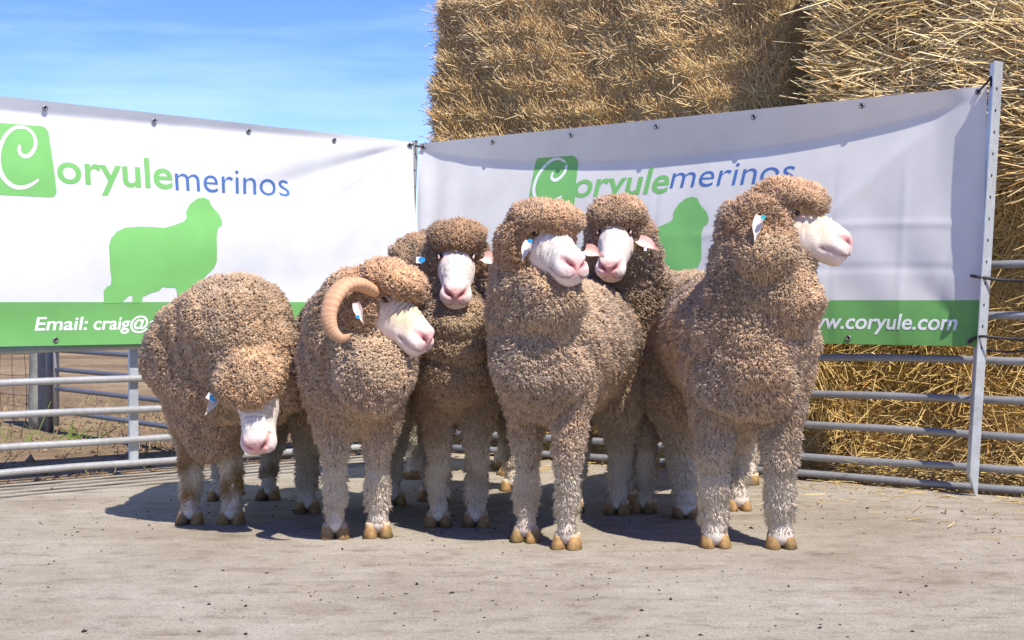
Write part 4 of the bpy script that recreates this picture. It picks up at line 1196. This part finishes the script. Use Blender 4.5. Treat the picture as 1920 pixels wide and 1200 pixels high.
    rm = ob.modifiers.new("r", 'REMESH'); rm.mode = 'VOXEL'; rm.voxel_size = 0.0165; rm.adaptivity = 0
    sm = ob.modifiers.new("s", 'SMOOTH'); sm.factor = 0.5; sm.iterations = 4
    dg = bpy.context.evaluated_depsgraph_get()
    bme = bpy.data.meshes.new_from_object(ob.evaluated_get(dg))
    bpy.data.objects.remove(ob); bpy.data.meshes.remove(me)
    nV = len(bme.vertices); P = np.zeros(nV * 3); bme.vertices.foreach_get("co", P); P = P.reshape(-1, 3)
    N0 = np.zeros(nV * 3); bme.vertex_normals.foreach_get("vector", N0); N0 = N0.reshape(-1, 3)
    order = ['torso', 'neck', 'cap', 'cheek', 'leg_up', 'leg_low', 'pastern']
    def regions(Q):
        best = np.full(len(Q), 1e9); tg = np.zeros(len(Q), int)
        for a_, b_, ra, rb, t_ in segs:
            ab = b_ - a_; h = np.clip(((Q - a_) @ ab) / (ab @ ab + 1e-12), 0, 1)
            dd = np.linalg.norm(Q - (a_ + h[:, None] * ab), axis=1) - (ra + (rb - ra) * h)
            if t_ == 'torso' and ra > 0.1: dd = np.abs(dd) * 0.6 + 0.012
            m_ = dd < best; best[m_] = dd[m_]; tg[m_] = order.index(t_)
        return tg
    rgn = regions(P)
    # neck folds and lumpy fleece
    soft = np.where(rgn <= 1, 1.0, np.where(rgn <= 3, 0.4, 0.25))
    disp = 0.011 * sine_noise(P, 3.2, sp['seed'], 2) * soft + 0.005 * sine_noise(P, 11, sp['seed'] + 1, 1) * np.where(rgn <= 3, 1, 0.6)
    axn = nrm(n1 - n0); hN = (P - n0) @ axn
    front = np.clip(N0 @ nrm(b * 0.8 + f * 0.3), 0, 1)
    fold = np.sin(2 * np.pi * (hN + 0.02 * sine_noise(P, 4, sp['seed'] + 3, 1)) / 0.105 + sp['seed'])
    disp += sp.get('fold', 0.008) * fold * np.clip(0.5 + sine_noise(P, 3, sp['seed'] + 4, 1), 0, 1.3) * front * (rgn == 1)
    P = P + N0 * disp[:, None]
    bme.vertices.foreach_set("co", P.astype(np.float32).ravel()); bme.update()
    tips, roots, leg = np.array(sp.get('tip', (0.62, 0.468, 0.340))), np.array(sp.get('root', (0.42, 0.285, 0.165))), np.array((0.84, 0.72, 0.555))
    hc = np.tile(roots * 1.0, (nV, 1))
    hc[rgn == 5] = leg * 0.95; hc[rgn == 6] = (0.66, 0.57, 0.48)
    a = bme.color_attributes.new("Col", 'FLOAT_COLOR', 'POINT'); cc = np.ones((nV, 4), np.float32); cc[:, :3] = hc; a.data.foreach_set("color", cc.ravel())
    nT = len(bme.polygons)
    bme.polygons.foreach_set("use_smooth", np.ones(nT, bool))
    off = np.array(root.location); bme.vertices.foreach_set("co", (P - off).astype(np.float32).ravel())
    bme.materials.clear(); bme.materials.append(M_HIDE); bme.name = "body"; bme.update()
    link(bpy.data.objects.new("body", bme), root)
    # sample the surface for staples
    bme.calc_loop_triangles()
    T = np.zeros(len(bme.loop_triangles) * 3, np.int32); bme.loop_triangles.foreach_get("vertices", T); T = T.reshape(-1, 3)
    N1 = np.zeros(nV * 3); bme.vertex_normals.foreach_get("vector", N1); N1 = N1.reshape(-1, 3)
    e1, e2 = P[T[:, 1]] - P[T[:, 0]], P[T[:, 2]] - P[T[:, 0]]; ar = 0.5 * np.linalg.norm(np.cross(e1, e2), axis=1)
    ctr = P[T].mean(1); fn = nrm(np.cross(e1, e2))
    facing = np.einsum('ij,ij->i', fn, nrm(CAMP - ctr))
    dens = np.where(facing > -0.12, 1.0, 0.13) * sp.get('dens', 1.0)
    tr = rgn[T[:, 0]]
    dens = dens * np.choose(tr, [2.75, 2.75, 3.1, 2.9, 2.6, 3.0, 2.1])
    cnt = rg.poisson(ar * dens * 25000)
    tri = np.repeat(np.arange(len(T)), cnt); n = len(tri)
    r1_, r2_ = np.sqrt(rg.uniform(size=n)), rg.uniform(size=n)
    w0, w1, w2 = 1 - r1_, r1_ * (1 - r2_), r1_ * r2_
    Q = P[T[tri, 0]] * w0[:, None] + P[T[tri, 1]] * w1[:, None] + P[T[tri, 2]] * w2[:, None]
    Nq = nrm(N1[T[tri, 0]] * w0[:, None] + N1[T[tri, 1]] * w1[:, None] + N1[T[tri, 2]] * w2[:, None])
    g = rgn[T[tri, 0]]
    # keep the bare face, its eyes and the horn bed clear
    loc = (Q - C) @ A.T / hs
    facebare = (g != 1) & (loc[:, 0] > 0.03) & (loc[:, 2] < 0.034 - 0.10 * (loc[:, 0] - 0.03)) & (loc[:, 2] > -0.10) & (np.abs(loc[:, 1]) < 0.075)
    hz_ = (Q[:, 2] > 0.05) | (g != 6)
    keep = ~facebare & hz_
    Q, Nq, g, n = Q[keep], Nq[keep], g[keep], keep.sum()
    down = np.array([0, 0, -1.0])
    clump = sine_noise(Q, 9.0, sp['seed'] + 7, 2); tone = sine_noise(Q, 2.3, sp['seed'] + 8, 3); dirn = np.stack([sine_noise(Q, 14, sp['seed'] + 20 + k, 2) for k in range(3)], -1)
    dv = np.choose(g, [0.20, 0.45, 0.12, 0.30, 0.80, 1.25, 1.4]); rv = np.choose(g, [0.17, 0.18, 0.18, 0.18, 0.20, 0.22, 0.2]); cv = np.choose(g, [0.22, 0.24, 0.22, 0.22, 0.18, 0.18, 0.1])
    crack = np.abs(sine_noise(Q, 13, sp['seed'] + 51, 2)); lump = sine_noise(Q, 26, sp['seed'] + 52, 1)
    cs_ = sp.get('cell', 0.0115)
    cen, cd, cid = cells(Q * np.where((g >= 4)[:, None], np.array([1, 1, 0.55]), 1.0), cs_, sp['seed'])
    cen = cen / np.where((g >= 4)[:, None], np.array([1, 1, 0.55]), 1.0)
    dome = np.clip(1 - (cd / 0.85) ** 2, 0, 1)
    amp = np.choose(g, [0.0075, 0.0090, 0.0095, 0.0090, 0.0075, 0.0070, 0.0])
    rel = amp * dome * (0.55 + 0.9 * cid) + 0.0065 * np.clip(crack * 2.0, 0, 1) * (g < 4)
    Q = Q + Nq * (rel + rg.normal(0, 0.0010, n))[:, None]
    lean = (cen - Q); lean -= Nq * np.einsum('ij,ij->i', lean, Nq)[:, None]
    D = Nq + lean * (0.85 / cs_) * (g < 6)[:, None] + dv[:, None] * down + rv[:, None] * rg.normal(size=(n, 3)) + cv[:, None] * dirn
    Lg = np.choose(g, [0.0068, 0.0076, 0.0068, 0.0076, 0.0110, 0.0155, 0.007]) * np.clip(1 + 0.22 * clump + rg.normal(0, 0.26, n), 0.4, 2.0)
    rad = np.choose(g, [0.0031, 0.0032, 0.0031, 0.0031, 0.0029, 0.0026, 0.0026]) * rg.uniform(0.7, 1.25, n)
    curl = np.choose(g, [0.25, 0.25, 0.45, 0.4, 0.2, 0.2, 0.1]) * rg.normal(0, 1, n)
    k = np.clip(0.5 + 0.42 * tone + 0.12 * clump + rg.normal(0, 0.2, n), 0, 1)[:, None]
    warm = np.array([1.16, 1.00, 0.84]); cool = np.array([0.86, 0.90, 0.96])
    tcol = tips * (cool * (1 - k) + warm * k) * (1 + 0.14 * sine_noise(Q, 1.6, sp['seed'] + 60, 2) + 0.07 * clump)[:, None] * rg.uniform(0.86, 1.14, (n, 1)) * (0.72 + 0.56 * cid)[:, None]
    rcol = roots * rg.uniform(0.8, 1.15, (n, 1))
    lw = ((g >= 5) * 1.0 + (g == 4) * np.clip((0.40 - Q[:, 2]) / 0.18, 0, 1) * 0.8)[:, None]
    stain = (np.clip(sine_noise(Q, 6, sp['seed'] + 31, 2), 0, 1) * sp.get('stain', 0.25))[:, None]
    lcol = leg * (1 - stain) + np.array([0.42, 0.25, 0.09]) * stain
    tcol = tcol * (1 - lw) + lcol * lw * rg.uniform(0.85, 1.12, (n, 1)); rcol = rcol * (1 - lw) + lcol * lw * 0.92
    capw = ((g == 2) | (g == 3))[:, None]
    tcol = np.where(capw, tcol * np.array(sp.get('capc', (0.90, 0.80, 0.735))), tcol)
    pale = (rg.uniform(size=(n, 1)) < 0.03); tcol = np.where(pale, tcol * 1.3, tcol)
    split = (np.exp(-(crack / 0.07) ** 2) * np.clip(0.4 + sine_noise(Q, 2.0, sp['seed'] + 71, 2), 0, 1) * (g <= 1))[:, None]
    tcol = tcol * (1 - 0.7 * split) + np.array([0.72, 0.60, 0.43]) * 0.7 * split; rcol = rcol * (1 - 0.7 * split) + np.array([0.70, 0.56, 0.38]) * 0.7 * split
    dirt = (np.clip(sine_noise(Q, 1.3, sp['seed'] + 81, 3) - 0.15, 0, 0.8) * (g <= 1))[:, None]
    tcol = tcol * (1 - 0.45 * dirt * np.array([0.9, 0.95, 1.0]))
    # creamy throat locks
    thr = (np.clip(sine_noise(Q, 2.5, sp['seed'] + 44, 2) - 0.1, 0, 1) * (g == 1) * np.clip(Nq @ nrm(b + 0.3 * f), 0, 1))[:, None]
    tcol = tcol * (1 - 0.6 * thr) + np.array([0.66, 0.53, 0.34]) * 0.6 * thr
    nub = np.ones(n, bool)
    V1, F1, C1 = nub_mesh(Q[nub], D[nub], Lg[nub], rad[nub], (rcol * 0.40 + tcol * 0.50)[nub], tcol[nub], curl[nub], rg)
    Vs, Fs, Cs = V1, F1, C1
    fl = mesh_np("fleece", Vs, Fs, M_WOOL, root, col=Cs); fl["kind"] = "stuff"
    # face, eyes
    Vf, Ff, Cf = face_mesh(lambda q: M(q), hs, sp.get('wrinkle', 1.0), sp.get('tint', 0.2))
    fo = mesh_np("face", Vf, Ff, M_SKIN, root, col=Cf)
    for sd in (-1, 1):
        Ve, Fe = ellipsoid(hp(0.032 * FS + 0.004, sd * 0.0545 * FS, 0.022 * FS - 0.010), np.array([0.0135, 0.0105, 0.0105]) * hs, A, 14, 10); mesh_np("eye", Ve, Fe, M_EYE, root)
        lid, Fl = tube([hp((0.032 + 0.014 * math.cos(q)) * FS + 0.004, sd * (0.0600 - 0.002 * abs(math.cos(q))) * FS, (0.024 + 0.0075 * math.sin(q)) * FS - 0.010) for q in np.linspace(0, math.pi, 9)], 0.0032 * hs, 6)
        mesh_np("eyelid", lid, Fl, M_SKIN, root, col=np.tile((0.62, 0.42, 0.36), (len(lid), 1)))
    # hooves
    for k, p in enumerate(ff + rf):
        fw = b if not sp.get('toe') else nrm(b + l * sp['toe'][k])
        Vh, Fh, Ch = hoof_mesh(p, fw, 0, 1.0, sp['seed'] + k)
        mesh_np("hoof", Vh, Fh, M_HOOF, root, col=Ch)
    # ears and tags
    for e in sp.get('ears', []):
        bs, tp_ = at(*e['base']), at(*e['tip'])
        Ve, Fe, Ce = ear_mesh(bs, tp_, e['n'], e.get('w', 0.05), e.get('inner', (0.84, 0.52, 0.44)), e.get('outer', (0.78, 0.70, 0.63)), e.get('cup', 0.35))
        eo = mesh_np("ear", Ve, Fe, M_SKIN, root, col=Ce)
        if e.get('tag'):
            tc = at(*e['tag']); tw = tc - CAMP; fw = nrm(-tw); sdv = nrm(np.cross(np.array([0, 0, 1.0]), fw))
            ang = R(e.get('tagrot', 0)); ua = sdv * math.cos(ang) + up * math.sin(ang); ub = np.cross(fw, ua)
            mt = {'b': M_TAGB, 't': M_TAGT, 'w': M_TAGW}[e.get('tagc', 'b')]
            th_ = np.linspace(0, 2 * np.pi, 16, endpoint=False); rr = e.get('tagr', 0.011)
            ring = [tc + rr * (np.cos(q) * ua + 0.8 * np.sin(q) * ub) for q in th_]
            Vt = [q + fw * 0.012 for q in ring] + [q - fw * 0.004 for q in ring]
            Ft = [tuple(range(16)), tuple(reversed(range(16, 32)))] + [(i, i + 16, (i + 1) % 16 + 16, (i + 1) % 16) for i in range(16)]
            to = mesh_np("ear_tag", Vt, Ft, mt, root, smooth=False)
            if e.get('flag'):
                u0, v0, u1, v1 = e['flag']
                cs = [(u0, v0), (u1, v0), (u1, v1), (u0, v1)]
                Vt = [tc + fw * d_ + ua * x_ + ub * y_ for d_ in (0.008, 0.011) for x_, y_ in cs]
                Ft = [(3, 2, 1, 0), (4, 5, 6, 7), (0, 1, 5, 4), (1, 2, 6, 5), (2, 3, 7, 6), (3, 0, 4, 7)]
                mesh_np("tag_flag", Vt, Ft, M_TAGW, to, smooth=False)
    # horns
    for hn in sp.get('horns', []):
        key = np.array([at(*q) for q in hn['pts']]); rads = np.array(hn['r'])
        t0_ = np.linspace(0, 1, len(key)); tt = np.linspace(0, 1, 130)
        Pp = np.stack([np.interp(tt, t0_, key[:, i]) for i in range(3)], -1)
        for _ in range(60): Pp[1:-1] = 0.25 * Pp[:-2] + 0.5 * Pp[1:-1] + 0.25 * Pp[2:]
        rr = np.interp(tt, t0_, rads); ph = tt * 2 * np.pi * 24 + 2.2 * np.sin(tt * 9) + 0.8 * np.sin(tt * 31)
        ridge = 1 + 0.022 * np.sin(ph) + 0.016 * np.sin(2.3 * ph + 1) + 0.02 * np.sin(tt * 21)
        Vh, Fh = tube(Pp, rr * ridge * 0.86, 20, squash=0.68)
        c = np.array([0.64, 0.375, 0.225]) * (0.90 + 0.07 * ridge[:, None] * np.sin(ph)[:, None] + 0.0)
        c = c * (1 - 0.22 * tt[:, None]); c += np.array([0.05, 0.02, 0.0]) 
        mesh_np("horn", Vh, Fh, M_HORN, root, col=np.repeat(c, 20, 0))
    return root

RAMS = [
 dict(seed=1, fdrop=0.10, rolls=[(478, 668, 5.50, 0.155, 0.13, 0.105)], capc=(0.98, 0.93, 0.88), label="ram on the far left with its head lowered and white tag in its ear", front=[(-1.158, 5.74), (-1.012, 5.75)], rear=[(-1.175, 6.42), (-0.985, 6.45)], back=0.885, belly=0.325, hw=0.220,
      head=(478, 716, 5.42), yaw=4, pitch=58, roll=14, hs=1.08, jowl=0, n0z=0.60, n0f=-0.02, nr0=0.23, nr1=0.155, nmf=0.05, nmz=0.12, tint=0.0, wrinkle=0.8, stain=1.0, fold=0.005, tip=(0.63, 0.47, 0.33),
      ears=[dict(base=(408, 742, 5.40), tip=(384, 778, 5.36), n=(0.2, -1, 0.2), w=0.032, inner=(0.68, 0.58, 0.50), tag=(399, 747, 5.37), tagc='b', tagr=0.013, flag=(-0.022, -0.012, 0.008, 0.010), tagrot=-35),
            dict(base=(528, 725, 5.46), tip=(551, 757, 5.46), n=(-0.1, -1, 0.1), w=0.05)]),
 dict(seed=2, rolls=[(698, 706, 5.16, 0.115, 0.09, 0.115)], label="horned ram looking right, with a curled ridged horn beside its ear", front=[(-0.598, 5.40), (-0.455, 5.42)], rear=[(-0.775, 6.05), (-0.465, 6.28)], back=0.86, belly=0.345, hw=0.20,
      head=(722, 558, 5.20), yaw=62, pitch=27, roll=0, capz=0.016, jowlx=0.02, cheek=1.15, n0z=0.60, nr0=0.20, nr1=0.125, tint=0.75, wrinkle=1.7, stain=0.4,
      ears=[dict(base=(668, 568, 5.05), tip=(679, 605, 5.02), n=(-0.2, -1, 0.1), w=0.030, inner=(0.76, 0.62, 0.54), tag=(671, 594, 5.01), tagc='b', tagr=0.007)],
      horns=[dict(pts=[(702, 548, 5.12), (674, 531, 5.06), (645, 533, 5.01), (623, 560, 4.97), (614, 594, 4.95), (622, 622, 4.94), (640, 637, 4.93), (656, 630, 4.93)], r=[0.031, 0.038, 0.041, 0.040, 0.035, 0.027, 0.019, 0.009])]),
 dict(seed=3, rolls=[(858, 622, 5.50, 0.115, 0.09, 0.11)], label="ram facing the camera straight on between the horned ram and the tall one in front", front=[(-0.262, 5.68), (-0.128, 5.68)], rear=[(-0.33, 6.42), (0.0, 6.75)], back=0.86, belly=0.385, hw=0.195,
      head=(856, 479, 5.52), yaw=1, pitch=31, hs=0.94, n0z=0.66, nr0=0.185, nr1=0.12, tint=0.1, wrinkle=1.2, stain=0.6, capz=0.012, tip=(0.47, 0.345, 0.245), cap=-0.9, n0f=-0.05,
      ears=[dict(base=(906, 482, 5.48), tip=(942, 492, 5.44), n=(0.2, -1, 0.35), w=0.048, tag=(927, 494, 5.42), tagc='w', tagr=0.006, flag=(-0.006, -0.022, 0.006, 0.004)),
            dict(base=(800, 484, 5.55), tip=(776, 490, 5.56), n=(0.0, -1, 0.2), w=0.034, tag=(791, 487, 5.50), tagc='b', tagr=0.012, flag=(-0.020, -0.012, 0.000, 0.010))]),
 dict(seed=4, rolls=[(1036, 566, 5.04, 0.105, 0.09, 0.105), (1010, 690, 5.13, 0.15, 0.11, 0.12)], label="tall ram in the centre foreground with its head turned right, blue tag in its ear", front=[(0.044, 5.32), (0.176, 5.17)], rear=[(0.225, 6.06), (0.395, 6.00)], back=0.86, belly=0.405, hw=0.195,
      head=(1020, 440, 5.08), yaw=32, pitch=16, jowlx=0.01, cheek=1.1, n0z=0.66, nr0=0.185, nr1=0.10, tint=0.05, wrinkle=1.2, stain=0.35,
      ears=[dict(base=(992, 452, 4.95), tip=(978, 488, 4.93), n=(-0.3, -1, 0.1), w=0.030, inner=(0.68, 0.58, 0.50), tag=(994, 452, 4.92), tagc='b', tagr=0.008),
            dict(base=(1096, 468, 5.12), tip=(1131, 478, 5.08), n=(0.2, -1, 0.35), w=0.046)]),
 dict(seed=5, rolls=[(1438, 480, 4.99, 0.10, 0.085, 0.085), (1478, 566, 5.03, 0.105, 0.10, 0.10), (1400, 720, 5.12, 0.17, 0.11, 0.11)], label="largest ram on the right looking right in profile, teal tag in its ear", front=[(0.662, 5.20), (0.872, 5.18)], rear=[(0.640, 5.90), (0.868, 6.12)], back=0.885, belly=0.415, hw=0.228,
      head=(1472, 404, 5.08), yaw=72, pitch=12, cheek=1.35, jowlx=0.04, jowl=1.1, capz=-0.004, n0z=0.68, nr0=0.20, nr1=0.125, tint=0.55, wrinkle=1.2, stain=0.15, hs=1.04, leg=1.25, fold=0.006,
      ears=[dict(base=(1424, 404, 4.93), tip=(1414, 452, 4.90), n=(-0.3, -1, 0.1), w=0.032, inner=(0.68, 0.58, 0.50), tag=(1431, 407, 4.90), tagc='t', tagr=0.008)]),
 dict(seed=6, label="ram behind the tall one, face to camera, pink ear drooping to the right", front=[(0.50, 6.05), (0.445, 6.32)], rear=[(0.80, 6.86), (1.03, 6.98)], back=0.90, belly=0.40, hw=0.205,
      head=(1156, 433, 5.78), yaw=-14, pitch=31, hs=0.95, n0z=0.70, nr0=0.18, nr1=0.12, tint=0.0, dens=0.75, wrinkle=0.5, capz=0.012, cap=-0.9, tip=(0.56, 0.44, 0.335), n0f=-0.02, stain=0.6,
      ears=[dict(base=(1196, 450, 5.72), tip=(1237, 468, 5.66), n=(0.3, -1, 0.35), w=0.050, tag=(1210, 461, 5.66), tagc='w', tagr=0.005, flag=(-0.005, -0.018, 0.005, 0.004))]),
 dict(seed=8, label="ram mostly hidden behind the others, only woolly poll and feet showing left of centre", front=[(-0.45, 7.22), (-0.40, 7.45)], rear=[(-0.02, 7.35), (-0.06, 7.62)], back=0.84, belly=0.40, hw=0.19,
      head=(824, 478, 6.85), yaw=118, pitch=25, n0z=0.66, nr0=0.17, nr1=0.12, dens=0.7, cap=0.5, n0f=0.1, nmf=0.0, tip=(0.47, 0.37, 0.29)),
]
for sp in RAMS:
    make_ram(sp)
